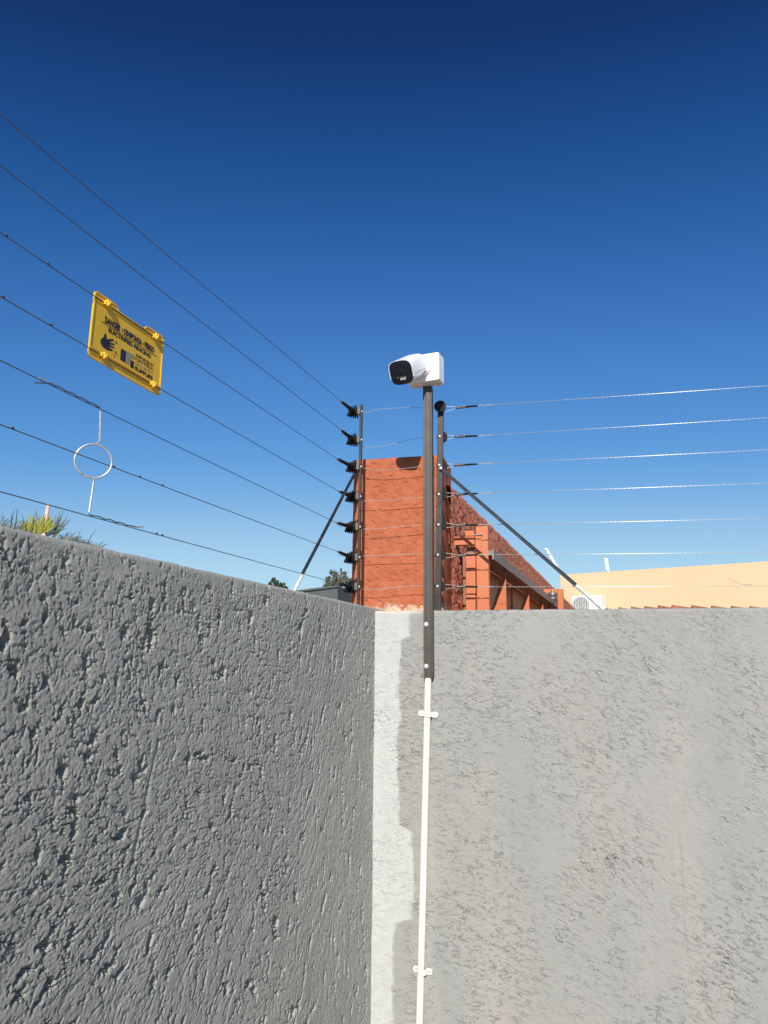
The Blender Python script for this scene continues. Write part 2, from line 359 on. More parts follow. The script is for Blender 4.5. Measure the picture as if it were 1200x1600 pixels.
def relief_left(T, H):
    """trowelled-down coarse render: flattened crust, knobbly patches, torn pits. metres"""
    lean = 0.9*sstep(-.45, -1.3, T)*sstep(1.45, .95, H)
    wx = T + .006*fbm(T*16, H*16, 3, 3) - lean*(H-1.35)*.42; wy = H + .006*fbm(T*16, H*16, 7, 3)
    st = 1/(1.08+.75*sstep(-.8, -.15, T)+.5*lean)          # grain stretches along the strokes
    def billow(fx, fy, seed, o, g): # rounded crumbs parted by sharp creases
        r = 0; a = 1; t = 0
        for i in range(o):
            r = r+a*np.minimum(np.abs(vnoise(wx*fx*2**i+i*7.7, wy*fy*2**i+i*3.3, seed+i))*2.2, 1); t += a; a *= g
        return r/t
    big = fbm(wx*4, wy*3, 11, 3)
    drift = .62+.38*sstep(-.1, -.9, T)
    rn = fbm(wx*9, wy*9*st, 21, 5, .66)+.09*drift+.06
    rough = .16+.84*sstep(-.08, .06, rn)
    B1 = billow(24, 24*st, 31, 3, .6); B2 = billow(62, 62*st, 41, 3, .7); B3 = billow(120, 120*st, 43, 2, .8)
    clus = sstep(-.12, .25, fbm(wx*3.4, wy*3.0, 57, 3))
    pit = fbm(wx*26, wy*26*st*.6, 51, 4, .6)+.10*clus*drift; deep = sstep(.17, .38, pit)
    raw = (-.0165+.0190*B1+.0170*B2+.0085*B3)*(drift*(.62+.5*clus)) - .0150*deep*drift - .0050*sstep(.10, .30, fbm(wx*64, wy*50*st, 58, 3, .6))*(.3+.7*clus)
    raw = raw*rough + (1-rough)*(-.0002-.0022*sstep(.22, .40, fbm(wx*60, wy*60*st, 61, 3))+.0016*(B2-.4))
    cap = .0007+.0012*fbm(wx*36, wy*30*st, 55, 4, .65)+.0008*rough
    k = .00035
    h = -k*np.logaddexp(-raw/k, -cap/k)
    h += .0045*big + .0018*fbm(wx*120, wy*120*st, 65, 3, .8)
    # long trowel strokes
    for (a, b, c, d, dep, wd) in ((-1.10, .78, -.82, 1.20, .0032, .0035), (-1.30, .95, -1.02, 1.22, .0025, .004), (-.98, 1.35, -.90, 1.62, .002, .003), (-.68, .75, -.665, 1.45, .0018, .0025), (-1.5, 1.2, -1.42, 1.5, .003, .005)):
        dx, dy = c-a, d-b; ln = hypot(dx, dy); s_ = ((T-a)*dx+(H-b)*dy)/ln**2
        dd = np.abs((T-a)*dy-(H-b)*dx)/ln + .004*fbm(T*20, H*20, 71, 2)
        h -= dep*np.exp(-(dd/wd)**2)*sstep(0, .12, s_)*sstep(1, .88, s_)
    band = sstep(TOP-.05, TOP-.02, H+.03*fbm(T*9, H*14, 81, 3))
    h = h*(1-band*.72) + .0008*band*fbm(T*30, H*60, 83, 3)
    return h
def relief_right(T, H):
    wx = T+.01*fbm(T*10, H*10, 103, 3); wy = H+.010*fbm(T*12, H*12, 107, 3)
    patch = sstep(-.05, .38, fbm(wx*4.5+4, wy*4.5, 111, 4, .55))
    patch = np.maximum(patch, .8*sstep(.16, .0, np.abs(H-1.50))*sstep(.25, .5, T)*sstep(1.2, .9, T)*sstep(-.25, .1, fbm(wx*8, wy*8, 113, 3)))
    slope = .5*sstep(.5, 1.2, T)        # crack direction turns from level to falling rightwards
    cy = wy+slope*wx
    c1 = 1-np.abs(fbm(wx*22, cy*46, 121, 4, .6))*8.5; crack = sstep(.35, .9, c1)
    gate_ = sstep(.02, .22, fbm(wx*20, cy*24, 131, 4, .6))
    c2 = 1-np.abs(fbm(wx*52+9, cy*100, 123, 3, .55))*6; crack2 = sstep(.4, .9, c2)*sstep(.02, .2, fbm(wx*40, cy*40, 133, 3))
    h = -.0085*crack*gate_*(patch*.92+.08) - .0045*crack2*(patch*.75+.25)
    h += .0040*fbm(wx*5, wy*4, 141, 3) + .0016*fbm(wx*34, cy*60, 151, 5, .65)*(.3+.7*patch) + .0004*fbm(wx*190, wy*190, 161, 3, .6)
    h += .0012*(.25+.75*patch)*(1-voro(wx*60, cy*80, 171))
    # vertical float marks on the far right
    h -= .0035*np.exp(-((T-1.095+.01*fbm(H*6, H*0+1.5, 5, 3))/.006)**2)*sstep(.65, .75, H)*sstep(1.15, 1.0, H)
    band = sstep(TOP-.03, TOP-.012, H)
    h = h*(1-band*.6)
    return h

def wall(name, m, tcols, zrows, place, relief, label, dz=0.0):
    """tcols: metres along the wall, zrows: heights; rounded top edge, flat top and back face"""
    r = .011; rr = []
    for z in zrows: rr.append((z, 0.0, 1.0))
    for k in range(1, 6):
        a = k/5*pi/2; rr.append((TOP-r+r*sin(a), -r+r*cos(a), 1.0 if k < 5 else .6))
    for q in (.03, .10, .148): rr.append((TOP, -q, .5))
    for k in (1, 2, 3): a = k/3*pi/2; rr.append((TOP-r+r*cos(a), -.149-r*sin(a), .3))
    rr.append((0.0, -.16, 0.0))
    H = np.array([q[0] for q in rr]); O = np.array([q[1] for q in rr]); W_ = np.array([q[2] for q in rr])
    TT, HH = np.meshgrid(tcols, H); OO = np.repeat(O[:, None], len(tcols), 1); WW = np.repeat(W_[:, None], len(tcols), 1)
    d = relief(TT, HH-OO*1.0)*WW
    # push along the outward direction; on the top face push upwards
    th = np.clip(-OO/r, 0, 1)*pi/2
    back = OO < -.149
    lump = (.0022*fbm(TT*11, OO*20, 91, 3)+.0010*fbm(TT*55, OO*60, 95, 3)-.004*sstep(.3, .5, fbm(TT*17, OO*9+3, 97, 3)))*sstep(TOP-.03, TOP, HH)
    off = OO + np.where(back, 0, d*np.cos(th)); zz = HH + dz + lump + np.where(back, 0, d*np.sin(th)*.5)
    zz = np.where((OO < -.155), HH, zz) if dz == 0 else zz
    P = place(TT, off, zz)
    nr_, nc = TT.shape
    me = bpy.data.meshes.new(name)
    me.vertices.add(nr_*nc); me.vertices.foreach_set('co', P.reshape(-1).astype(np.float32))
    idx = np.arange(nr_*nc).reshape(nr_, nc)
    q = np.stack([idx[:-1, :-1], idx[:-1, 1:], idx[1:, 1:], idx[1:, :-1]], -1).reshape(-1, 4)
    nf = len(q); me.loops.add(nf*4); me.loops.foreach_set('vertex_index', q.reshape(-1).astype(np.int32))
    me.polygons.add(nf); me.polygons.foreach_set('loop_start', (np.arange(nf)*4).astype(np.int32))
    me.polygons.foreach_set('use_smooth', np.ones(nf, bool))
    uvl = me.uv_layers.new(name='UVMap')
    UVv = np.stack([TT, HH-np.minimum(OO, 0)*0], -1).reshape(-1, 2)
    uvl.data.foreach_set('uv', UVv[q.reshape(-1)].reshape(-1).astype(np.float32))
    me.update(calc_edges=True); me.validate(); me.materials.append(m)
    o = bpy.data.objects.new(name, me); sc.collection.objects.link(o)
    return tag(o, label, 'wall')

def npv(v): return np.array(v[:])
def placeL(T, off, z): return npv(C0)+T[..., None]*npv(V)+off[..., None]*npv(NL)+z[..., None]*np.array([0, 0, 1.0])
def placeR(T, off, z): return npv(C0)+T[..., None]*npv(U)+off[..., None]*npv(NR)+z[..., None]*np.array([0, 0, 1.0])
M['wallL'] = wallmat('grey_scraped_render', True); M['wallR'] = wallmat('pale_grey_render', False)

# ================================================================== SETTING
MB().add([(-1500, -1500, 0), (1500, -1500, 0), (1500, 1500, 0), (-1500, 1500, 0)], [(0, 1, 2, 3)]).build('ground', M['sand'])['kind'] = 'structure'

tc = [-4.6, -3.6, -2.8, -2.4]; x = -2.1
while x < -.02: tc.append(x); x += .0018+.0014*(x+2.1)/2.1
tc += [-.012, -.006, 0.0, .06, .165]
zr = [0, .12, .24]; zr += list(np.arange(.30, TOP-.012, .0020))+[TOP-.0112]
wall('left_wall', M['wallL'], np.array(tc), np.array(zr), placeL, relief_left,
     'dark grey wall of coarse scraped render running along the left')
sc_ = [0.0]+list(np.arange(.004, 1.95, .0026))+[2.1, 2.5, 3.2, 4.2]
zr = [0, .12, .24]+list(np.arange(.30, TOP-.012, .0026))+[TOP-.0112]
o = wall('right_wall', M['wallR'], np.array(sc_), np.array(zr), placeR, relief_right,
     'pale grey painted wall with fine cracks behind the white conduit', dz=-.012)
for nm in ('left_wall', 'right_wall'): bpy.data.objects[nm].name = 'boundary_wall' if nm == 'left_wall' else 'boundary_wall.001'

# ---------------------------------------------------------------- orange neighbour wall: pillar and roughcast side
def displaced_sheet(P0, ex, ey, en, w_, h_, nx, ny, fn, mb):
    base = len(mb.v); vs = []
    X, Y = np.meshgrid(np.linspace(0, w_, nx), np.linspace(0, h_, ny)); D = fn(X, Y)
    P = npv(P0)+X[..., None]*npv(ex)+Y[..., None]*npv(ey)+D[..., None]*npv(en)
    vs = P.reshape(-1, 3).tolist(); idx = np.arange(nx*ny).reshape(ny, nx)
    q = np.stack([idx[:-1, :-1], idx[:-1, 1:], idx[1:, 1:], idx[1:, :-1]], -1).reshape(-1, 4).tolist()
    mb.add(vs, q)
PK = .175
pl = onR(547, 945, PK); pr = onR(692, 945, PK)
A = Vector((pl.x, pl.y, 0)); B = Vector((pr.x, pr.y, 0)); PW = (B-A).length; PTOP = onR(600, 714, PK).z
nwall = thing('neighbour_wall', A, 'tall orange rendered wall and pillar rising behind the grey corner', 'wall')
def pillar_relief(X, Y):
    e = np.minimum(X, PW-X); mask = sstep(.02, .05, e+.012*fbm(X*20, Y*9, 301, 3)-.012*(Y > 9))
    h = mask*(.0040*fbm(X*45, Y*38, 311, 4, .65)-.0055*sstep(.2, .5, fbm(X*36+Y*16, Y*48, 321, 3)))+.002*fbm(X*9, Y*9, 331, 2)+.0004*fbm(X*220, Y*220, 341, 2)
    rr = .022; top = PTOP-1.5
    cx = np.clip((rr-e)/rr, 0, 1); cy = np.clip((Y-(top-rr))/rr, 0, 1)
    h -= rr*(1-np.sqrt(np.clip(1-cx**2, 0, 1)))+rr*(1-np.sqrt(np.clip(1-cy**2, 0, 1)))
    return h
mb = MB()
displaced_sheet(A+Z*1.5, U, Z, NR, PW, PTOP-1.5, 160, 380, pillar_relief, mb)
# body behind the face, joined to the sheet's rim
D_ = .26
mb.hexa([A+NR*-.022, B+NR*-.022, B-NR*D_, A-NR*D_, A-NR*.022+Z*(PTOP-.003), B-NR*.022+Z*(PTOP-.003), B-NR*D_+Z*(PTOP-.003), A-NR*D_+Z*(PTOP-.003)])
mb.hexa([A, B, B-NR*.022, A-NR*.022, A+Z*1.5, B+Z*1.5, B-NR*.022+Z*1.5, A-NR*.022+Z*1.5])
po = mb.build('pillar', M['orange'], nwall, origin=A, smooth=False)
po.data.polygons.foreach_set('use_smooth', [len(p.vertices) == 4 and p.area < .001 for p in po.data.polygons])
# roughcast side wall runs away from the pillar, parallel to the left wall
K = onR(690, 747, PK); K.z = 0; DIR = (Vector((2.388, 9.676, 0))-Vector((.2544, 3.1859, 0))).normalized()
DIR = Vector((sin(radians(18.3)), cos(radians(18.3)), 0)); NS = Vector((DIR.y, -DIR.x, 0))
def side_relief(X, Y):
    return .012*fbm(X*14, Y*14, 401, 5, .65)+.006*(1-voro(X*45, Y*45, 405))*sstep(7, 2, X)
mb = MB(); K2 = K+DIR*.10+NS*.012; STOP = 2.432; SL = 9.5
xs = np.concatenate([np.linspace(0, 1.2, 200), np.linspace(1.21, 3.5, 140), np.linspace(3.52, SL, 90)])
ys = np.linspace(1.7, STOP, 130)
X, Y = np.meshgrid(xs, ys); D = side_relief(X, Y)
top = np.clip((Y-(STOP-.03))/.03, 0, 1); D = D-.012*(1-np.sqrt(1-top**2)) ; Yd = Y+.012*fbm(X*12, Y*3, 411, 4, .65)*sstep(STOP-.1, STOP, Y)
P = npv(K2)+X[..., None]*npv(DIR)+Yd[..., None]*np.array([0, 0, 1.0])+D[..., None]*npv(NS)
idx = np.arange(X.size).reshape(X.shape)
q = np.stack([idx[:-1, :-1], idx[:-1, 1:], idx[1:, 1:], idx[1:, :-1]], -1).reshape(-1, 4).tolist()
# a strip for the top face: from the sheet's last row back to the rear
mb.add(P.reshape(-1, 3).tolist(), q)
nb = len(xs); lastrow = [Vector(p) for p in P[-1]]
mb.add(lastrow+[p-NS*.2+Z*0 for p in lastrow], [(i, i+1, i+1+nb, i+nb) for i in range(nb-1)])
E0, E1 = K2, K2+DIR*SL
mb.hexa([E0+NS*-.03, E1-NS*.03, E1-NS*.23, E0-NS*.23, E0-NS*.03+Z*(STOP-.04), E1-NS*.03+Z*(STOP-.04), E1-NS*.23+Z*(STOP-.04), E0-NS*.23+Z*(STOP-.04)])
so = mb.build('side_wall', M['redrough'], nwall, origin=A)
so.data.polygons.foreach_set('use_smooth', [p.area < .01 for p in so.data.polygons])
tag(so, 'dark red roughcast face receding behind the orange pillar')

# ---------------------------------------------------------------- steel gate parked beside the roughcast wall
GD = .36
def onG(px, py): return onR(px, py, GD)
g0 = onG(754, 940); g0.z = 0
gate = thing('steel_gate', g0, 'orange painted steel sliding gate with triangular gussets beside the roughcast wall', 'gate')
def gpanel(name, x0, x1, y0, y1, fwd=0.0, dep=.03, m='gate', parent=gate, bevel=.0015, zlow=None):
    a = onG(x0, (y0+y1)/2); b = onG(x1, (y0+y1)/2); zt = onG((x0+x1)/2, y0).z; zb = onG((x0+x1)/2, y1).z if zlow is None else zlow
    f = NR*fwd; a = Vector((a.x, a.y, 0))+f; b = Vector((b.x, b.y, 0))+f; k = -NR*dep
    return MB().hexa([a+Z*zb, b+Z*zb, b+k+Z*zb, a+k+Z*zb, a+Z*zt, b+Z*zt, b+k+Z*zt, a+k+Z*zt]).build(name, M[m], parent, bevel=bevel)
gpanel('post', 744, 763.5, 822, 950, 0, .055, zlow=.05, bevel=.003)
gpanel('crossbar', 707, 742, 839, 852, .012, .03)
gpanel('stop_block', 727, 741, 829.5, 837.5, .004, .03)
gpanel('end_tab', 698, 702.5, 834, 850, .004, .05)
gpanel('latch_plate', 743, 753, 838, 865, .008, .007)
gpanel('hinge_strap', 741, 754, 835, 837, .012, .012, m='rail', bevel=0)
for k, (ya, yb) in enumerate(((865, 887.3), (889, 927.6), (929.3, 950))):
    gpanel('lock_box_panel', 728, 743, ya, yb, 0, .03, zlow=(1.6 if k == 2 else None))
gpanel('lock_box_back', 728, 743, 853, 950, -.032, .012, m='gateshade', zlow=1.6, bevel=0)
gpanel('lock_box_side', 721, 727.9, 866, 950, -.05, .02, m='gateshade', zlow=1.6, bevel=0)
# top rail along the wall
G0 = onG(766, 861); GN = NS
def onGp(px, py, off=0.0): return on(px, py, G0-GN*off, GN)
r0 = onGp(765, 861); r1 = onGp(872, 946.5)
RZ = r0.z; gl = (Vector((r1.x, r1.y, 0))-Vector((r0.x, r0.y, 0))).length
def T3(t, off, z): return Vector((G0.x, G0.y, 0))+DIR*t-GN*off+Z*z
RL = 3.9
MB().box(T3(RL/2, .045, RZ-.006), DIR, GN, Z, RL/2, .055, .010).build('top_rail', M['rail'], gate)
MB().box(T3(RL/2, -.012, RZ-.013), DIR, GN, Z, RL/2, .004, .022).build('rail_lip', M['rail'], gate)
def tg(px): p = onGp(px, 930); return (Vector((p.x, p.y, 0))-Vector((G0.x, G0.y, 0))).dot(DIR)
fin = [tg(791), tg(826.5), tg(848), tg(860)]
spans = [0.0]+fin+[RL]
for i in range(len(spans)-1):
    a, b = spans[i]+.004, spans[i+1]-.004
    n_p = 2 if i in (1,) else 1
    for k in range(n_p):
        aa = a+(b-a)*k/n_p+.003*k; bb = a+(b-a)*(k+1)/n_p-.003
        MB().box(T3((aa+bb)/2, .105+.012*(k % 2), (RZ+.3)/2), DIR, GN, Z, (bb-aa)/2, .006, (RZ-.3)/2-.02).build('sheet_panel', M['gate'], gate)
gw = .098
for t in fin:
    # triangular gusset: upright outer edge, sloping inner edge
    poly = [(-.0, RZ-.016), (-.006, RZ-.016), (-gw*.98, RZ-.30), (-gw*.98, .3), (0, .3)]
    MB().prism([(-(-x_), y_) for x_, y_ in poly], T3(t, 0, 0), GN, Z, DIR, .006).build('gusset', M['gate'], gate)
# far end frame
fe = tg(858); FZ = RZ+.085
def onE(px, py): return on(px, py, T3(fe, 0, 0), DIR)
def epanel(name, x0, x1, y0, y1, m='gate', zlow=None, f=0):
    a = onE(x0, (y0+y1)/2); b = onE(x1, (y0+y1)/2); zt = onE((x0+x1)/2, y0).z; zb = zlow if zlow is not None else onE((x0+x1)/2, y1).z
    a.z = b.z = 0; a -= DIR*f; b -= DIR*f; k = DIR*.06
    return MB().hexa([a+Z*zb, b+Z*zb, b+k+Z*zb, a+k+Z*zb, a+Z*zt, b+Z*zt, b+k+Z*zt, a+k+Z*zt]).build(name, M[m], gate, bevel=.003)
epanel('end_frame_bar', 849, 870.5, 920, 928.5)
epanel('end_frame_post', 871, 880, 920, 950, zlow=.05)
c_ = onE(864, 935) - DIR*.03
MB().lathe(c_-Z*.045, Z, [(0, .008), (.004, .03), (.02, .036), (.024, .028), (.034, .038), (.052, .038), (.058, .028), (.068, .036), (.084, .034), (.09, .012), (.11, .008)], 16).build('roller', M['coil'], gate, smooth=True)

# ---------------------------------------------------------------- cream building far right with AC unit, fence spikes
BD = 15.0
bl = at(875, 900, BD); az2 = radians(122); BU = Vector((sin(az2), cos(az2), 0)); BN = Vector((BU.y, -BU.x, 0))
if BN.y > 0: BN = -BN
def onB(px, py, off=0): return on(px, py, bl+BN*off, BN)
b0 = onB(875, 898); b1 = onB(1200, 877)
bl0 = Vector((b0.x, b0.y, 0))
bld = thing('cream_building', bl0, 'plain cream painted building on the right beyond the clay tiles', 'building')
zt0 = b0.z; slope_ = (b1.z-b0.z)/(Vector((b1.x-b0.x, b1.y-b0.y, 0))).length
WL = 14.0
zt1 = zt0+slope_*WL*.55
q0 = bl0; q1 = bl0+BU*WL*.55; dpt = -BN*9.0
MB().hexa([q0, q1, q1+dpt, q0+dpt, q0+Z*zt0, q1+Z*zt1, q1+dpt+Z*zt1, q0+dpt+Z*zt0]).build('wall', M['cream'], bld)
# AC unit on the wall
a0 = onB(892, 933, .35); a1 = onB(940, 933, .35); zt = onB(914, 930.5, .35).z
a0.z = a1.z = 0; aw = (a1-a0).length
ac = thing('air_conditioner', a0+Z*(zt-.62), 'white air conditioning unit with round grille against the cream building', 'air conditioner')
MB().hexa([a0+Z*(zt-.62), a1+Z*(zt-.62), a1-BN*.3+Z*(zt-.62), a0-BN*.3+Z*(zt-.62), a0+Z*zt, a1+Z*zt, a1-BN*.3+Z*zt, a0-BN*.3+Z*zt]).build('casing', M['acwhite'], ac, bevel=.015)
fc = onB(907.5, 946, .352)
fr = .165
MB().lathe(fc, BN, [(0, fr), (.012, fr), (.012, fr-.03), (.004, fr-.03)], 28).build('fan_ring', M['grey'], ac)
MB().lathe(fc+BN*.003, BN, [(0, fr-.03), (.002, fr-.03)], 28).build('fan_opening', M['acgrille'], ac)
mb = MB()
for k in range(9):
    x_ = -fr+fr*2*(k+1)/10; hh = math.sqrt(max(0, (fr-.02)**2-x_**2)); mb.box(fc+BN*.014+BU*x_, BU, BN, Z, .004, .003, hh)
for rr_ in (.05, .095): mb.tube([fc+BN*.016+(BU*cos(a)+Z*sin(a))*rr_ for a in np.linspace(0, 2*pi, 25)], .004, 4)
mb.build('grille_bars', M['acwhite'], ac)
# spikes on the building
def spike(p0, p1, label):
    st = thing('fence_bracket', p0, label, 'fence post', 'white fence brackets on the cream building')
    d = (p1-p0); MB().box((p0+p1)/2, BU, BN, d.normalized(), .022, .012, d.length/2).build('bar', M['acwhite'], st)
    for k in range(5):
        c = p0+d*(.22+.19*k); MB().lathe(c-BU*.05, BU, [(0, .02), (.01, .03), (.03, .03), (.035, .018), (.05, .018)], 8).build('insulator', M['acwhite'], st)
spike(onB(877, 897), onB(854, 857), 'leaning white fence bracket at the left end of the cream building')
spike(onB(950.5, 893.5), onB(948, 873), 'short upright white fence bracket on top of the cream building')

# ---------------------------------------------------------------- clay roof tiles just beyond the right wall
TD = 7.0
tp0 = at(948, 951, TD); tz = radians(106); TU = Vector((sin(tz), cos(tz), 0)); TN = Vector((TU.y, -TU.x, 0))
if TN.y > 0: TN = -TN
def onT(px, py): return on(px, py, tp0, TN)
roof = thing('tiled_roof', Vector((tp0.x, tp0.y, 0)), 'low clay tiled roof edge showing above the pale grey wall on the right', 'roof')
tops = [(946, 949.8), (966, 948.5), (986, 947.6), (1007, 947.0), (1028.5, 945.6), (1050, 945.2), (1081, 945.4), (1112, 946.2), (1143, 946.6), (1172, 946.8), (1202, 947), (1234, 947)]
base_z = onT(1100, 975).z
for i, (px, py) in enumerate(tops[:-1]):
    a = onT(px, py); b = onT(tops[i+1][0]+5, tops[i+1][1]+5); ax = (b-a).normalized(); ln = (b-a).length
    sd = TN; up = ax.cross(sd).normalized(); up = up if up.z > 0 else -up
    rr_ = .062; th_ = .014; n = 8; vs = []; fs = []
    for e, p, k in ((0, a, 1.0), (1, a+ax*ln, .86)):
        for rad in (rr_*k, (rr_-th_)*k):
            for j in range(n+1):
                an = pi*j/n; vs.append(p-up*rr_*k+sd*cos(an)*rad+up*sin(an)*rad)
    m_ = n+1
    for j in range(n):
        fs += [(j, j+1, j+1+2*m_, j+2*m_), (m_+j, m_+j+1, m_+j+1+2*m_, m_+j+2*m_), (j, j+1, m_+j+1, m_+j), (2*m_+j, 2*m_+j+1, 3*m_+j+1, 3*m_+j)]
    MB().add(vs, fs).build('tile', M['terracotta'], roof)
    # second course behind
a = onT(940, 958); b = onT(1330, 958)
MB().hexa([a+Z*-1.2+TN*.03, b-Z*1.2+TN*.03, b-Z*1.2-TN*3, a-Z*1.2-TN*3, a+TN*.03, b+TN*.03, b-TN*3-Z*.35, a-TN*3-Z*.35]).build('roof_bed', M['tiledark'], roof)
MB().hexa([Vector((p.x, p.y, 0))+q_ for p, q_ in ((a, Vector()), (b, Vector()), (b, -TN*3), (a, -TN*3))]+[Vector((p.x, p.y, a.z-1.2))+q_ for p, q_ in ((a, Vector()), (b, Vector()), (b, -TN*3), (a, -TN*3))]).build('wall', M['cream'], roof)

# ---------------------------------------------------------------- grey shed and trees to the left of the pillar
SD = 14.0
s0 = at(452, 927, SD); s1 = at(528, 917.5, SD-.5); s2 = at(575, 925, SD+1.5)
shed = thing('grey_shed', Vector((s1.x, s1.y, 0)), 'flat dark grey green building between the left wall and the orange pillar', 'building')
bk = Vector((.15, 3.0, 0))
def down(p, z=0): return Vector((p.x, p.y, z))
MB().hexa([down(s0), down(s1), down(s1)+bk, down(s0)+bk, s0, s1, s1+bk, s0+bk]).build('wall', M['shed'], shed)
MB().hexa([down(s1)+Vector((.004, 0, 0)), down(s2), down(s2)+bk, down(s1)+bk+Vector((.004, 0, 0)), s1+Vector((.004, 0, 0)), s2, s2+bk, s1+bk+Vector((.004, 0, 0))]).build('wall', M['shed'], shed)
dvec = (s1-s0).normalized()
MB().hexa([s0-Z*.0+Vector((0, -.04, 0)), s1+Vector((0, -.04, 0)), s1+Vector((0, .15, 0)), s0+Vector((0, .15, 0)), s0+Vector((0, -.04, .035)), s1+Vector((0, -.04, .035)), s1+Vector((0, .15, .035)), s0+Vector((0, .15, .035))]).build('roof_edge', M['shed'], shed)

def tree(name, blobs, dist, mleaf, nleaf, lsize, label, seed):
    """blobs: crown clumps as (px, py, radius in px)"""
    rnd = random.Random(seed); k = dist/1155
    base = at(blobs[0][0], 940, dist); base.z = 0
    t = thing(name, base, label, 'tree')
    cs = [(at(x_, y_, dist), r_*k) for x_, y_, r_ in blobs]
    mid = sum((c for c, r in cs), Vector())/len(cs)
    mb = MB(); mb.tube([base, base*.5+Vector((mid.x, mid.y, 0))*.5+Z*(mid.z*.45), mid], [.22, .15, .07], 7)
    for c, r in cs: mb.tube([mid-Z*.8, (mid+c)/2, c], [.07, .045, .015], 5)
    mb.build('trunk', M['bark'], t)
    mb = MB()
    for c, r in cs:
        subs = [(c+Vector((rnd.gauss(0, .5), rnd.gauss(0, .6), rnd.gauss(0, .45)))*r, r*rnd.uniform(.25, .5)) for _ in range(9)]
        for sc0, sr in subs:
            for _ in range(int(nleaf*r/9)):
                p = sc0+Vector((rnd.gauss(0, .55), rnd.gauss(0, .55), rnd.gauss(0, .5)))*sr
                a = Vector((rnd.gauss(0, 1), rnd.gauss(0, 1), rnd.gauss(0, 1))).normalized(); b = a.cross(Vector((rnd.gauss(0, 1), rnd.gauss(0, 1), rnd.gauss(0, 1)))).normalized()
                s = lsize*rnd.uniform(.5, 1.2); mb.add([p-a*s, p-b*s*.4, p+a*s, p+b*s*.4], [(0, 1, 2, 3)])
    mb.build('crown', M[mleaf], t)
tree('pepper_tree', [(524, 903, 12), (511, 911, 7), (537, 905, 8), (520, 894, 5), (536, 896, 4), (548, 908, 8), (512, 902, 4), (528, 912, 9)], 34, 'leafA', 1500, .055, 'pale olive tree above the grey building beside the orange pillar', 3)
tree('dark_tree', [(428, 911, 5), (427.5, 905, 2.5), (440, 914, 4), (447, 918, 4), (433, 915, 5), (421, 914, 4)], 40, 'leafB', 1900, .06, 'small dark green treetop peeking over the left wall near the brace foot', 5)

# ---------------------------------------------------------------- palm behind the left wall
PD = 2.6
palm = thing('fan_palm', down(at(60, 830, PD)), 'fan palm with yellow green and dull leaves peeping over the left wall', 'palm')
MB().tube([down(at(60, 830, PD)), down(at(60, 830, PD), 1.5), at(66, 868, PD)], [.07, .06, .03], 9).build('trunk', M['bark'], palm, smooth=True)
rnd = random.Random(9)
def fan(cx, cy, rpx, a0, a1, n, m, tilt, dist=PD, droop=.15, wid=1.0):
    c = at(cx, cy-8, dist); k = dist/1155*1.25; rt = RC @ Vector((1, 0, 0)); rt.z = 0; rt.normalize(); fw = Vector((-rt.y, rt.x, 0))
    mb = MB(); hub = c-Z*.004
    for i in range(n):
        a = radians(a0+(a1-a0)*i/(n-1)+rnd.uniform(-2, 2)); ln = rpx*k*rnd.uniform(.85, 1.1)
        d = rt*cos(a)+Z*sin(a)+fw*(tilt+rnd.uniform(-.08, .08)); d.normalize(); sd = d.cross(fw).normalized()
        w_ = ln*abs(radians(a1-a0))/n*.42*wid
        p1 = hub+d*ln*.35; p2 = hub+d*ln*.72-Z*droop*ln*.18+fw*.004*(i % 2); p3 = hub+d*ln-Z*droop*ln*.5
        g = fw*w_*.5
        mb.add([hub, p1-sd*w_*.6, p1+g, p1+sd*w_*.6, p2-sd*w_*.55, p2+g, p2+sd*w_*.55, p3], [(0, 1, 2), (0, 2, 3), (1, 4, 5, 2), (2, 5, 6, 3), (4, 7, 5), (5, 7, 6)])
    mb.tube([hub-Z*.25, hub], .005, 5)
    mb.build('frond', M[m], palm)
fan(62, 842, 27, 30, 172, 30, 'frondy', -.1, wid=1.9, droop=0)
fan(44, 838, 20, 70, 175, 14, 'frond', .2, dist=PD+.2, wid=.8)
fan(-8, 842, 32, 5, 120, 30, 'frond', .2, wid=.8, droop=.5)
fan(18, 846, 30, 25, 160, 26, 'frond', .3, dist=PD+.1, wid=.8, droop=.5)
fan(36, 848, 26, 20, 150, 22, 'frond', .2, dist=PD+.15, wid=.8, droop=.5)
fan(74, 845, 26, 30, 130, 20, 'frond', .1, dist=PD+.05, wid=.8)
fan(82, 850, 34, 52, 88, 12, 'frond', 0, wid=1.0, droop=0)
fan(104, 858, 24, 30, 170, 26, 'frond', .2, wid=.8, droop=.6)
fan(118, 862, 22, 15, 165, 26, 'frond', .2, wid=.8, droop=.7)
fan(134, 868, 22, 5, 150, 24, 'frond', .1, wid=.8, droop=.8)
fan(148, 874, 26, 60, 170, 18, 'frond', .2, dist=PD+.1, wid=.7, droop=.6)
for a, b in (((8, 838), (3, 800)), ((14, 832), (23, 792)), ((16, 830), (19, 798)), ((50, 812), (58, 794)), ((36, 815), (35, 803)), ((86, 830), (101, 795)), ((84, 828), (95, 798)), ((118, 850), (126, 827)), ((134, 848), (151, 826)), ((25, 805), (28, 794)), ((56, 820), (56.5, 801))):
    MB().tube([at(a[0]-(b[0]-a[0])*.6, a[1]+24, PD), at((a[0]+b[0])/2+.4, (a[1]+b[1])/2, PD), at(b[0], b[1], PD)], [.0022, .0014, .0005], 4).build('leaf_tip', M['frond'], palm)
pp = down(at(70, 840, 5.5))
o = MB().tube([pp, at(70.5, 818, 5.5), at(76, 788, 5.5)], [.022, .017, .012], 8).build('pole', M['pinkpole'], None, origin=pp)
tag(o, 'thin faded pink pole standing behind the yellow green palm leaf', 'pole')

# ================================================================== ELECTRIC FENCE
WZ = [2.676, 2.557, 2.429, 2.304, 2.175, 2.066, 1.946]
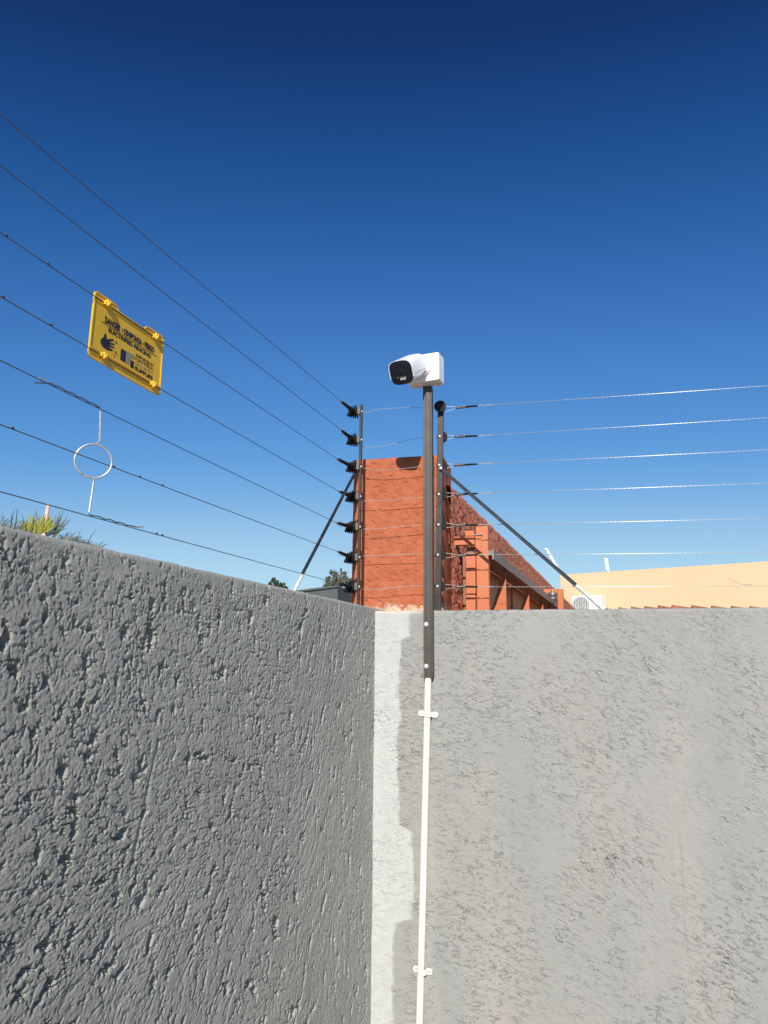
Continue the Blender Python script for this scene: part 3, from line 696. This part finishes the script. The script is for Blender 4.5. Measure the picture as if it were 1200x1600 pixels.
# left end post: slim angle bar standing on the wall at the corner
def unit(v): return v.normalized()
lp0 = onL(559, 945); lp1 = onL(560, 629); lp0.z = TOP-.004
lpost = thing('fence_post', lp0, 'slim dark fence end post at the corner with insulators on its left side', 'fence post')
px_ = NR.cross(Z).normalized(); px_ = px_ if px_.x > 0 else -px_     # to the right, facing the viewer
h_ = (lp1.z-lp0.z)
ctr = Vector((lp0.x, lp0.y, 0)); ZM = TOP+h_/2
MB().box(ctr+Z*ZM, px_, NR, Z, .0052, .002, h_/2).box(ctr+px_*.004-NR*.0085+Z*ZM, px_, NR, Z, .0014, .0068, h_/2).build('bar', M['post'], lpost, bevel=.0006)
MB().box(ctr+Z*(TOP+.0), px_, NR, Z, .02, .02, .004).build('base_plate', M['post'], lpost)
def bobbin(o, ax, rad, n=4, step=.0085):
    prof = [(0, rad*.45)]
    for k in range(n):
        h = .002+k*step; r = rad*(1-.07*k); prof += [(h, rad*.5), (h+.0005, r*.97), (h+.0012, r), (h+.0030, r), (h+.0037, r*.97), (h+.0042, rad*.5)]
    prof += [(n*step+.004, rad*.45), (n*step+.005, rad*.2)]
    return MB().lathe(o, ax, prof, 20)
IZ = [onL(560, y).z for y in (640, 685, 728, 775, 823, 871, 917)]
for i, z in enumerate(IZ):
    o_ = ctr+Z*z
    br = MB().box(o_-px_*.006+NR*.009, px_, NR, Z, .0065, .008, .015).build('bracket', M['bracket'], lpost, bevel=.002)
    ax = (-px_-V*.12-Z*.14).normalized()
    ins = bobbin(o_-px_*.0125+NR*.006, ax, .030).build('insulator', M['black'], lpost, smooth=True)
    # ribbed tail below, where the wire is tied off
    p = o_-px_*.036-V*.015-Z*.010
    MB().lathe(p, (-px_*.75-V*.3-Z*.45).normalized(), [(0, .008), (.003, .013), (.006, .013), (.008, .007), (.011, .011), (.014, .011), (.016, .006), (.022, .005)], 12).build('wire_spool', M['black'], lpost, smooth=True)
    MB().lathe(o_+px_*.004+NR*.004, px_, [(0, .0045), (.004, .0045), (.0055, .003)], 6).build('bolt', M['bolt'], lpost)

# left wires, from beyond the picture edge behind the viewer to the end post
lw = [(175, 533, 627), (255, 533, 672), (360, 527, 717), (460, 530, 768), (560, 526, 817), (660, 528, 862), (765, 530, 912)]
order = ['topmost', 'second from top', 'third from top', 'fourth from top', 'fifth from top', 'sixth from top', 'lowest']
LW = []
for i, (ya, xb, yb) in enumerate(lw):
    a = onL(0, ya); b = onL(xb, yb); d = (b-a); far = a-d*.9; LW.append((a, b))
    pts = [far+(b-far)*k/24+Z*(-.006*sin(pi*k/24))*.6 for k in range(25)]
    extra = ['', '', ', first to cross the yellow sign', ', passing the sign near its foot', ', carrying the ring hanger', ', running through the ring', ', closest to the wall top'][i]
    o = MB().tube(pts, .00105, 6).build('fence_wire', M['shadewire'], None, origin=b, smooth=True)
    tag(o, f'{order[i]} fence wire over the left wall'+extra, 'wire', 'wires of the left fence')
    e = IZ[i]; tgt = ctr+Z*e-px_*.028-V*.01
    dv = (tgt-b)
    MB().tube([b+dv*.05, b+dv*.2, b+dv*.62, b+dv*.65, b+dv*.95], [.0035, .0062, .0075, .0090, .0090], 10).build('sleeve', M['rubber'], o, smooth=True)
    MB().tube([b+dv*.1, b+dv*.3+Z*.012-V*.0, b+dv*.02+Z*.004, b-dv*.1, b+dv*.06-Z*.012, b+dv*.4-Z*.010], .0007, 4).build('tie_loop', M['wire'], o)
    MB().tube([b+dv*.62+Z*.006, b+dv*.9+Z*.004], [.0022, .0022], 6).build('crimp', M['coil'], o)
def onwire(i, px):
    a, b = LW[i]; lo, hi = -.9, 1.2
    for _ in range(50):
        mi = (lo+hi)/2; p = a+(b-a)*mi; q = RC.transposed() @ (p-EYE); x_ = 600+F*q.x/-q.z
        if x_ < px: lo = mi
        else: hi = mi
    return a+(b-a)*lo
# droplets / knots on the wires
for (i, pxs) in ((2, (10, 75)), (3, (5, 80)), (5, (20, 178, 219, 254)), (6, (254, 245))):
    par = bpy.data.objects['fence_wire' + ('' if i == 0 else '.%03d' % i)]
    for px in pxs:
        p = onwire(i, px)-Z*.001
        MB().lathe(p-V*.004, V, [(0, .0006), (.001, .0021), (.004, .0024), (.007, .0018), (.008, .0006)], 7).build('knot', M['shadewire'], par)

# right end post and insulators
rp0 = onR(683.5, 952); rp1 = onR(688.5, 629)
rc = Vector((rp0.x, rp0.y, 0)); rh = rp1.z-TOP; rc1 = Vector((rp1.x, rp1.y, 0))
rpost = thing('fence_post', Vector((rp0.x, rp0.y, TOP)), 'wide dark flat fence end post with white bolt heads just right of the camera pole', 'fence post')
a = rc+Z*(TOP-.03); b = rc1+Z*(TOP+rh-.008)
def bar(mb, a, b, hx, y0, y1, x0=None):
    x0 = -hx if x0 is None else x0
    return mb.hexa([a+px_*x0+NR*y0, a+px_*hx+NR*y0, a+px_*hx+NR*y1, a+px_*x0+NR*y1, b+px_*x0+NR*y0, b+px_*hx+NR*y0, b+px_*hx+NR*y1, b+px_*x0+NR*y1])
mb = MB(); bar(mb, a, b, .012, 0, .003); bar(mb, a, b, .012, -.016, -.0002, .009)
mb.build('bar', M['post'], rpost, bevel=.0006)
MB().box(rc+px_*.004+Z*(TOP-.012), px_, NR, Z, .024, .02, .004).build('base_plate', M['post'], rpost)
for k, y in enumerate((638, 682, 727, 772.5, 820, 867, 916)):
    f = (onR(686, y).z-a.z)/(b.z-a.z); c = a+(b-a)*f
    front = (k == 0)
    if front:
        bobbin(c+px_*.002+NR*.030, -NR, .0255, 3).build('insulator', M['black'], rpost, smooth=True)
        MB().box(c+NR*.006+Z*.019-px_*.0035, px_, NR, Z, .009, .009, .007).build('cap_clip', M['black'], rpost, bevel=.001)
        MB().lathe(c+NR*.030, NR, [(0, .006), (.003, .006), (.0035, .002)], 12).build('bolt', M['post'], rpost)
    else:
        bobbin(c+px_*.007-NR*.002, -NR, .0235, 4).build('insulator', M['black'], rpost, smooth=True)
        MB().lathe(c+NR*.003-px_*.001, NR, [(0, .0052), (.003, .0052), (.0042, .003)], 6).build('bolt', M['bolt'], rpost)

# right wires with strain coils
rw = [(634, 601, 712, 637), (681, 651, 710, 682.5), (725, 701, 709, 727), (771, 753, 710, 772.5), (820, 808, 711, 821), (867, 861, 712, 868), (917, 914, 712, 916.5)]
RW = []
for i, (y1, y2, xs_, ys_) in enumerate(rw):
    OFF = .096
    s0 = onR(xs_, ys_, OFF); w0 = onR(748, y1, OFF); w1 = onR(1200, y2, OFF); far = w1+(w1-w0)*.9
    par_label = f'{order[i]} pale wire of the right fence' + (' fading over the cream building' if i == 6 else ', running level right of the camera pole')
    pts = [w0+(far-w0)*k/60+Z*(-.004*sin(pi*k/60)) for k in range(61)]
    # two twisted strands
    o = MB()
    N = 420; ax_ = (far-w0); u1 = ax_.normalized(); e1 = u1.cross(Z).normalized(); e2 = u1.cross(e1)
    for ph in (0, pi):
        o.tube([w0+ax_*k/N+Z*(-.004*sin(pi*k/N))+(e1*cos(k*.9+ph)+e2*sin(k*.9+ph))*.0007 for k in range(N+1)], .0007, 4)
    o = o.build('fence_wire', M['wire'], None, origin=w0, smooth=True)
    tag(o, par_label, 'wire', 'wires of the right fence')
    d = w0-s0; coil = s0+d*.42
    mb = MB(); n = 9*10
    du = d.normalized(); f1 = du.cross(Z).normalized(); f2 = du.cross(f1)
    mb.tube([s0+(coil-s0)*k/n+(f1*cos(k/10*2*pi)+f2*sin(k/10*2*pi))*.0050 for k in range(n+1)], .0016, 5)
    mb.tube([s0+d*.02, coil], .0042, 8)
    mb.build('strain_coil', M['coil'], o, smooth=True)
    MB().tube([coil-d*.02, coil+d*.03, s0+d*.90, s0+d*.97], [.0052, .0044, .0038, .0018], 9).build('sleeve', M['rubber'], o, smooth=True)
    MB().tube([coil+f2*.009-f1*.002, coil+f1*.008, coil-f2*.009+f1*.002], .0012, 5).build('hook', M['wire'], o)
    ic = a+(b-a)*((onR(686, (638, 682, 727, 772.5, 820, 867, 916)[i]).z-a.z)/(b.z-a.z))+px_*.007-NR*.016
    MB().tube([s0+Z*.004, ic+px_*.012+Z*.011, ic-px_*.004+Z*.0165, ic-px_*.018+Z*.003, ic-px_*.004-Z*.0165, ic+px_*.012-Z*.012, s0-Z*.004], .0009, 5).build('tie_loop', M['wire'], o)
    MB().tube([s0+d*.93, w0+d*.1+Z*.003, w0+d*.25-Z*.002, w0+d*.45+Z*.003, w0+d*.6], .0013, 5).build('twisted_end', M['wire'], o, smooth=True)
# loose bent tail of the lowest wire
last = bpy.data.objects['fence_wire.013']
MB().tube([onR(1139, 904.5, .096), onR(1150, 909, .096), onR(1160, 913, .096), onR(1175, 913.6, .096)], .0012, 5).build('loose_end', M['wire'], last)

# jumpers between the two end posts
jp = [[(562, 649), (578, 642.5), (600, 638.8), (637, 637), (662, 637.4), (684, 638)],
      [(562, 697), (580, 698.5), (600, 696.5), (632, 689), (662, 683), (684, 682)],
      [(562, 730), (580, 733.5), (610, 733.5), (640, 731), (662, 728), (684, 727)],
      [(562, 782.5), (590, 782.5), (625, 780), (662, 777), (684, 775)],
      [(558, 826.5), (590, 826.5), (625, 823), (662, 820), (684, 819)],
      [(558, 868.5), (590, 867.8), (625, 866.5), (662, 865.5), (684, 865)],
      [(558, 920.5), (590, 920.5), (625, 917), (662, 915), (684, 915)]]
for i, pts in enumerate(jp):
    q = [onR(x_, y_, .12) for x_, y_ in pts]
    # smooth the path
    sm = []
    for k in range(len(q)-1):
        p0, p1, p2, p3 = q[max(k-1, 0)], q[k], q[k+1], q[min(k+2, len(q)-1)]
        for j in range(6):
            t = j/6; sm.append(.5*((2*p1)+(p2-p0)*t+(2*p0-5*p1+4*p2-p3)*t*t+(3*p1-p0-3*p2+p3)*t**3))
    sm.append(q[-1])
    o = MB().tube(sm, .0011, 5).build('jumper_wire', M['wire'], None, origin=q[0], smooth=True)
    tag(o, ['curved top jumper wire between the end posts, arching up against the sky', 'second jumper wire between the end posts, rising to the right against the sky', 'jumper wire across the very top of the orange pillar', 'second jumper wire down the face of the orange pillar', 'jumper wire across the middle of the orange pillar', 'second lowest jumper wire across the orange pillar', 'lowest jumper wire just above the foot of the orange pillar'][i], 'wire', 'jumper wires between the end posts')

# braces
b0_ = onL(553, 742, .078); b1_ = onL(458.5, 924, .085)
br = thing('brace', b1_, 'slanting dark brace with whitewashed foot standing on the left wall', 'brace')
m_ = b1_+(b0_-b1_)*.115
MB().tube([m_, b0_], .0058, 10).build('rod', M['brace'], br, smooth=True)
MB().tube([b1_-Z*.006, b1_+(b0_-b1_)*.118], .0064, 10).build('foot', M['tip'], br, smooth=True)
b0_ = onR(689, 732, .072); b1_ = onR(941, 950, .085)
br = thing('brace', b1_, 'slanting black brace with whitewashed foot on top of the right wall', 'brace')
m_ = b1_+(b0_-b1_)*.14; d = (b0_-b1_).normalized(); up = d.cross(NR).normalized()
mb = MB()
for k in (-1, 1): mb.tube([m_+up*.0042*k, b0_+up*.0036*k], .0034, 8)
mb.box((m_+b0_)/2, d, NR, up, (b0_-m_).length/2, .0012, .005)
mb.build('rod', M['brace'], br, smooth=True)
MB().tube([b1_-d*.01, b1_+d*.04, m_+d*.01], [.0105, .0085, .0078], 9).build('foot', M['tip'], br, smooth=True)
MB().lathe(b0_+NR*.004, NR, [(0, .006), (.004, .006), (.005, .003)], 6).build('bolt', M['bolt'], br)

# ---------------------------------------------------------------- ring hanger joining three wires
rg_t = onL(155.5, 643); rg_c = onL(146, 720.5); rg_b = onL(138, 800)
ring = thing('ring_hanger', rg_b, 'bent galvanised wire hanger with a round ring between three left wires', 'wire hanger')
VR = Vector((cos(radians(24)), sin(radians(24)), 0)); R_ = .0365; topv = rg_c+Z*R_; 
M['ringwire'] = mat('bright_galvanised', (.46, .44, .42), .38, .45, var=.1, scale=90)
pr = [rg_c+(VR*cos(a)+Z*sin(a))*R_ for a in np.linspace(pi*.5, pi*.5+2*pi*.985, 46)]
MB().tube(pr, .0021, 8).build('ring', M['ringwire'], ring, smooth=True)
MB().tube([rg_t+NL*.002, topv+VR*.008+Z*.008+NL*.001, topv+VR*.002+Z*.001], .0021, 8).build('upper_stem', M['ringwire'], ring, smooth=True)
MB().tube([rg_c-Z*(R_-.001)-VR*.006+NL*.001, rg_c-Z*(R_+.002)+VR*.003, rg_c-Z*(R_+.009)+VR*.004, rg_b+NL*.002], .0021, 8).build('lower_stem', M['ringwire'], ring, smooth=True)
def wrap(i, px0, px1, n=9, tail=None, name='wire_wrap'):
    p0 = onwire(i, px0); p1 = onwire(i, px1); d = p1-p0; u1 = d.normalized(); f1 = u1.cross(Z).normalized(); f2 = u1.cross(f1)
    N = n*8; pts = [p0+d*k/N+(f1*cos(k/8*2*pi*.5)+f2*sin(k/8*2*pi*.5))*.0009 for k in range(N+1)]
    if tail: pts = [tail]+pts
    MB().tube(pts, .0013, 5).build(name, M['shadewire'], ring, smooth=True)
wrap(4, 80, 156, 9, tail=onL(54, 598)); wrap(6, 138, 210, 8)
MB().tube([onwire(6, 205), onwire(6, 214)+Z*.001, onL(224, 823)], .0016, 5).build('wire_tail', M['ringwire'], ring)
MB().tube([onL(61, 591), onwire(4, 66), onL(72, 594)], .0016, 5).build('wire_tail', M['ringwire'], ring)

# ---------------------------------------------------------------- warning sign on wires three and four
SO = C0+V*-1.648-NL*.080; SO.z = 2.277
OFFS = .004
def SG(x_, y_, d=0.0): return SO+V*(x_/1000)+Z*(y_/1000)+NL*(d-OFFS)
sign = thing('warning_sign', SG(125, 0), 'yellow plastic electric fence warning sign hanging on two left wires', 'sign')
def rnd_poly(pts, rads, n=4):
    out = []
    for i, p in enumerate(pts):
        p = Vector((*p, 0)); a = Vector((*pts[i-1], 0)); b = Vector((*pts[(i+1) % len(pts)], 0)); r = rads[i]
        da = (a-p).normalized()*r; db = (b-p).normalized()*r
        for k in range(n+1):
            t = k/n; q = (p+da)*(1-t)**2+p*2*t*(1-t)+(p+db)*t*t; out.append((q.x/1000, q.y/1000))
    return out
outl = [(0, 6), (8, 0), (248, 0), (254, 6), (252, 146), (246, 153), (185, 153), (176, 141), (82, 141), (72, 152), (6, 152), (2, 146)]
pol = rnd_poly(outl, [3, 4, 4, 3, 3, 5, 5, 5, 5, 5, 4, 3])
MB().prism(pol, SG(0, 0, -.0012), V, Z, NL, .0024).build('plate', M['yellow'], sign)
# raised rim
cx, cy = .127, .076
inner = [((x_-cx)*(1-.003/.127)+cx, (y_-cy)*(1-.003/.076)+cy) for x_, y_ in pol]
n = len(pol); o3 = SG(0, 0, .0013); vs = []
for P_, hgt in ((pol, 0), (pol, .0018), (inner, .0018), (inner, 0)): vs += [o3+V*x_+Z*y_+NL*hgt for x_, y_ in P_]
fs = [(k*n+i, k*n+(i+1) % n, (k+1)*n+(i+1) % n, (k+1)*n+i) for k in range(3) for i in range(n)]
MB().add(vs, fs).build('rim', M['yellow'], sign)
# stiffening ribs: under the top edge and above the foot
for (x0, x1, y0, y1) in ((6, 248, 138.5, 141), (6, 250, 22, 24.5), (6, 250, 18, 19.2)):
    MB().box((SG(x0, y0, .0022)+SG(x1, y1, .0022))/2, V, Z, NL, (x1-x0)/2000, (y1-y0)/2000, .001).build('rib', M['yellow'], sign, bevel=.0004)
for (cx_, cy_, up_) in ((40, 138, 1), (217, 138, 1), (44, 17.5, 0), (220, 17.5, 0)):
    mb = MB()
    mb.box(SG(cx_, cy_, .006), V, Z, NL, .0045, .0075, .005)
    mb.box(SG(cx_-7, cy_-2*up_, .0045), V, Z, NL, .003, .004, .0035)
    mb.box(SG(cx_+6.5, cy_-4*up_, .0055), V, Z, NL, .0025, .005, .0045)
    mb.tube([SG(cx_-3, cy_-6, .011), SG(cx_, cy_, .013), SG(cx_+3, cy_+5, .011)], .0018, 6)
    mb.build('clip', M['yellow'], sign, bevel=.0008)
# print
def text(s, x0, x1, y0, hgt, m, bold=0.0, name='lettering', tilt=0.0):
    cu = bpy.data.curves.new(name, 'FONT'); cu.body = s; cu.size = 1; cu.offset = bold; cu.resolution_u = 3
    tmp = bpy.data.objects.new('tmp', cu); sc.collection.objects.link(tmp)
    dg = bpy.context.evaluated_depsgraph_get(); me = bpy.data.meshes.new_from_object(tmp.evaluated_get(dg))
    bpy.data.objects.remove(tmp)
    co = [v.co.copy() for v in me.vertices]; xa = min(c.x for c in co); xb = max(c.x for c in co)
    ya = 0.0; yb = .73
    for v, c in zip(me.vertices, co):
        fx = (c.x-xa)/(xb-xa); fy = (c.y-ya)/(yb-ya)
        p = SG(x0+fx*(x1-x0), y0+fy*hgt+tilt*fx, .00165); v.co = p-WORLD[sign.name]
    me.materials.clear(); me.materials.append(m); o = bpy.data.objects.new(name, me); sc.collection.objects.link(o); o.parent = sign
    WORLD[o.name] = WORLD[sign.name]
    return o
text('DANGER', 41, 93, 96, 14.5, M['ink'], .05)
text('\u2022 OSHIPONGA \u2022', 98, 178, 97, 13.5, M['ink'], .05)
text('PERIGO', 182, 220, 98, 14, M['ink'], .05)
MB().prism([(0, 0), (.198, .0015), (.198, .003), (0, .0015)], SG(31, 91.5, .0014), V, Z, NL, .0003).build('underline', M['ink'], sign)
text('ELECTRIFIED FENCING', 55, 208, 80, 9.5, M['ink'], .045)
text('SUPPORTED BY', 153, 222, 63.5, 6.0, M['ink'], .03)
text('NAMIBIA', 153, 222, 53, 9.5, M['ink'], 0)
text('SECURITY', 153, 222, 42, 8.5, M['greyink'], .005)
text('SUPPLIES', 153, 222, 30, 9, M['ink'], .045)
def flat(poly, name, m):
    return MB().prism([(x_/1000, y_/1000) for x_, y_ in poly], SG(0, 0, .0014), V, Z, NL, .0003).build(name, m, sign)
flat([(33, 50), (34, 43), (42, 38), (55, 37), (68, 40), (74, 42), (73, 45), (62, 45), (62, 47), (78, 50), (77, 53.5), (63, 51), (63, 53), (79, 58), (78, 61), (63, 57), (62, 59), (75, 67), (73, 70), (58, 63), (52, 61), (49, 70), (44, 71), (43, 62), (37, 56)], 'hand_symbol', M['ink'])
for P_ in ([(76, 66), (84, 69), (83, 66), (90, 66), (82, 63.5), (82, 66)], [(79, 44), (87, 45), (86, 42), (92, 38), (84, 40), (84, 43)], [(78, 37), (82, 34), (84, 28), (80, 32)]):
    flat(P_, 'spark_symbol', M['ink'])
flat([(101, 33), (119, 33), (119, 60), (104, 60), (101, 57)], 'logo_block', M['ink'])
flat([(119.6, 33), (130, 33), (130, 45), (136, 45), (136, 52), (148, 52), (148, 62), (121, 62), (119.6, 60)], 'logo_block', M['greyink'])
flat([(131, 33), (134, 33), (134, 44), (131, 44)], 'logo_block', M['greyink'])
flat([(137, 30), (149, 30), (149, 47), (137, 47)], 'logo_block', M['ink'])
flat([(107, 43), (112, 43), (112, 51), (107, 51)], 'logo_dot', M['greyink'])

# ================================================================== CCTV CAMERA ON ITS POLE
pf = -.040                                   # front face of the channel stands 4 cm proud of the wall
q0 = onR(669, 1057, pf); q1 = onR(669, 603, pf)
pb = Vector((q0.x, q0.y, 0)); pole_h = q1.z-q0.z
pole = thing('camera_pole', q0, 'dark steel channel pole bolted to the pale wall carrying the camera', 'pole')
mb = MB(); hw = .0180; zc = q0.z+pole_h/2
P_ = [(-hw, 0), (-hw, .036), (-hw+.0022, .036), (-hw+.0022, .0025), (-.004, .0025), (-.004, .0045), (.008, .0045), (.008, .0025), (hw-.0022, .0025), (hw-.0022, .036), (hw, .036), (hw, 0), (.0135, 0), (.0125, .0016), (.0085, .0016), (.0078, 0), (-.0052, 0), (-.006, .0014), (-.0068, .0014), (-.0076, 0)]
mb.prism([(x_, -y_) for x_, y_ in P_], pb+Z*q0.z, px_, NR, Z, pole_h)
mb.build('channel', M['steel'], pole, bevel=.0007)
for y in (975.5, 1041):
    c = onR(666, y, pf); MB().lathe(c, NR, [(0, .0072), (.001, .0088), (.0035, .0088), (.006, .0055), (.0064, .002)], 14).build('bolt', M['bolt'], pole, smooth=True)
# conduit
c0 = onR(669, 1052, -.016); c1 = onR(657.5, 1612, -.016); c1 = c1+(c1-c0)*.5; c1 = Vector((c1.x, c1.y, max(c1.z, 0.05)))
con = thing('conduit', Vector((c1.x, c1.y, 0)), 'white plastic conduit running down the pale wall below the pole', 'conduit')
MB().tube([c1, c1*.5+c0*.5+px_*.0012, c0], .0130, 20).build('pipe', M['wplastic'], con, smooth=True)
for (x_, y_) in ((669.5, 1115.5), (661, 1515)):
    c = onR(x_, y_, -.0); hw_ = .040 if y_ < 1200 else .036
    sdl = MB()
    for sgn in (-1, 1):
        pl_ = [(sgn*.012, -.010), (sgn*(hw_-.010), -.011), (sgn*(hw_-.003), -.008), (sgn*hw_, 0), (sgn*(hw_-.003), .008), (sgn*(hw_-.010), .011), (sgn*.012, .010)]
        sdl.prism(pl_, c+NR*.0045+Z*(-sgn*.002), px_, Z, NR, .0025)
    arc = [(-.0145*cos(t_)*1.0, .0165+.0142*sin(t_)) for t_ in np.linspace(-.6, pi+.6, 12)]
    rad = [(x2, y2) for x2, y2 in arc]
    vs = []; fs = []
    for k, (x2, y2) in enumerate(arc):
        for zz in (-.010, .010):
            for g in (1.0, 1.14): vs.append(c+px_*(x2*g)+NR*(.0165+(y2-.0165)*g)+Z*zz)
    for k in range(len(arc)-1):
        b4 = k*4; fs += [(b4, b4+4, b4+5, b4+1), (b4+2, b4+3, b4+7, b4+6), (b4+1, b4+5, b4+7, b4+3), (b4, b4+2, b4+6, b4+4)]
    sdl.add(vs, fs)
    s_o = sdl.build('saddle_clip', M['wplastic'], con, bevel=.0006)
    for sgn in (-1, 1): MB().lathe(c+NR*.0065+px_*sgn*(hw_-.012)-Z*sgn*.002, NR, [(0, .0042), (.0012, .0042), (.0016, .0025)], 10).build('screw', M['grey'], s_o)

# camera: junction box
PHI = radians(23)
BNv = Vector((-sin(PHI), -cos(PHI), 0)); BRt = Vector((cos(PHI), -sin(PHI), 0))
topc = pb+NR*-.018+Z*(q0.z+pole_h)
bw, bh, bd = .070, .0600, .033
bc = topc+Z*(bh+.001)-BRt*.004+NR*.034
cctv = thing('security_camera', bc-Z*bh, 'white bullet security camera with black window on a square junction box', 'security camera')
def rbox(c, ex, ey, en, hx, hy, hd, r, n=5):
    pts = []
    for sx, sy, a0 in ((1, 1, 0), (-1, 1, 90), (-1, -1, 180), (1, -1, 270)):
        for k in range(n+1):
            a_ = radians(a0+90*k/n); pts.append((sx*(hx-r)+cos(a_)*r, sy*(hy-r)+sin(a_)*r))
    return MB().prism(pts, c-en*hd, ex, ey, en, 2*hd)
rbox(bc, BRt, Z, BNv, bw, bh, bd, .008).build('junction_box', M['white'], cctv, smooth=True, bevel=.0022)
rbox(bc-BNv*(bd*.25), BRt, Z, BNv, bw+.0006, bh+.0006, .0006, .008).build('box_seam', M['grey'], cctv)
for sx in (-.6, .15): MB().lathe(bc-Z*(bh-.0005)+BRt*bw*sx+BNv*.004, -Z, [(0, .004), (.0012, .004), (.0014, .002)], 10).build('screw', M['grey'], cctv)
# ball mount
mount = bc+BNv*bd+BRt*.006-Z*.006
MB().lathe(mount, (BNv-BRt*.15).normalized(), [(0, .031), (.006, .031), (.012, .027), (.020, .022), (.026, .017), (.036, .015)], 24).build('mount', M['white'], cctv, smooth=True)
# body
fc_ = at(627, 582.5, 2.715)
rear = bc+BNv*(bd+.038)-BRt*.022-Z*.004
D = (fc_-rear).normalized(); 
Xb = D.cross(Z).normalized()                # to the camera's own right ... image left/right
if Xb.x < 0: Xb = -Xb
Yb = Xb.cross(D).normalized()
if Yb.z < 0: Yb = -Yb
ln = (fc_-rear).length
print('body length', ln, 'dir', D)
def ring_(c, hx, hy, n=40, e=3.4, dy=0.0):
    out = []
    for k in range(n):
        a_ = 2*pi*k/n; cs, sn = cos(a_), sin(a_)
        out.append(c+Xb*hx*math.copysign(abs(cs)**(2/e), cs)+Yb*(hy*math.copysign(abs(sn)**(2/e), sn)+dy))
    return out
def loft(rings, name, m, parent, cap0=True, cap1=True):
    n = len(rings[0]); vs = sum(rings, []); fs = [(i*n+k, i*n+(k+1) % n, (i+1)*n+(k+1) % n, (i+1)*n+k) for i in range(len(rings)-1) for k in range(n)]
    if cap0: fs.append(tuple(range(n-1, -1, -1)))
    if cap1: fs.append(tuple(range((len(rings)-1)*n, len(rings)*n)))
    return MB().add(vs, fs).build(name, m, parent, smooth=True)
HX, HY = .0482, .0472
body = loft([ring_(rear-D*.012, .026, .026, e=2.4), ring_(rear-D*.008, .034, .034, e=2.6), ring_(rear+D*.004, .041, .041, e=2.8), ring_(rear+D*.03, .0445, .0440), ring_(rear+D*ln*.5, .046, .045), ring_(fc_-D*.006, HX-.001, HY-.001), ring_(fc_-D*.004, HX-.003, HY-.003)], 'body', M['white'], cctv)
# hood: upper shell a little proud of the body, with a lip over the window
def half(c, hx, hy, up0):
    out = []
    for k in range(29):
        a_ = -radians(14)+(pi+radians(28))*k/28; cs, sn = cos(a_), sin(a_); e = 3.4
        out.append(c+Xb*hx*math.copysign(abs(cs)**(2/e), cs)+Yb*(hy*math.copysign(abs(sn)**(2/e), sn)+up0))
    return out
rings = []
for f, g in ((.0, .0035), (.5, .0035), (.9, .0035), (1.02, .0035)): rings.append(half(rear+D*ln*f, .046+g, .0455+g, 0))
inn = [half(rear+D*ln*f, .046+g-.0018, .0455+g-.0018, 0) for f, g in ((1.02, .0035), (.0, .0035))]
allr = rings+inn; n = 29; vs = sum(allr, []); fs = [(i*n+k, i*n+k+1, (i+1)*n+k+1, (i+1)*n+k) for i in range(len(allr)-1) for k in range(n-1)]
for k in (0, n-1): fs.append((k, n+k, 2*n+k, 3*n+k, 4*n+k, 5*n+k))
MB().add(vs, fs).build('sun_hood', M['white'], cctv, smooth=True)
loft([ring_(fc_-D*.005, HX-.0016, HY-.0016), ring_(fc_+D*.001, HX-.0016, HY-.0016), ring_(fc_+D*.0035, HX-.0045, HY-.0045)], 'window', M['glass'], cctv)
MB().lathe(fc_+D*.0036, D, [(0, .019), (.0012, .019), (.0012, .0165), (.0004, .016)], 30).build('lens_ring', M['black'], cctv)
MB().lathe(fc_+D*.0037, D, [(0, .0150), (.0005, .0145), (.0022, .009), (.0028, .003)], 24).build('lens', M['glass'], cctv, smooth=True)
MB().box(fc_+D*.0038-Yb*.023+Xb*.004, Xb, Yb, D, .012, .0045, .0006).build('light_window', M['grey'], cctv, bevel=.0004)
MB().box(fc_+D*.0038-Yb*.0155-Xb*.001, Xb, Yb, D, .020, .0005, .0003).build('window_line', M['grey'], cctv)
# side seam and arm
MB().tube([mount+BNv*.02, mount+BNv*.03, rear-D*.006-Yb*.006], [.016, .015, .014], 14).build('arm', M['white'], cctv, smooth=True)
MB().box(rear+D*ln*.5+Xb*.0485-Yb*.012, D, Yb, Xb, ln*.42, .0014, .0012).build('side_groove', M['grey'], cctv)
MB().lathe(rear+D*.02+Xb*.044-Yb*.018, Xb, [(0, .0045), (.002, .0045), (.0028, .002)], 12).build('screw', M['grey'], cctv)
# cable loop in the channel mouth below the box
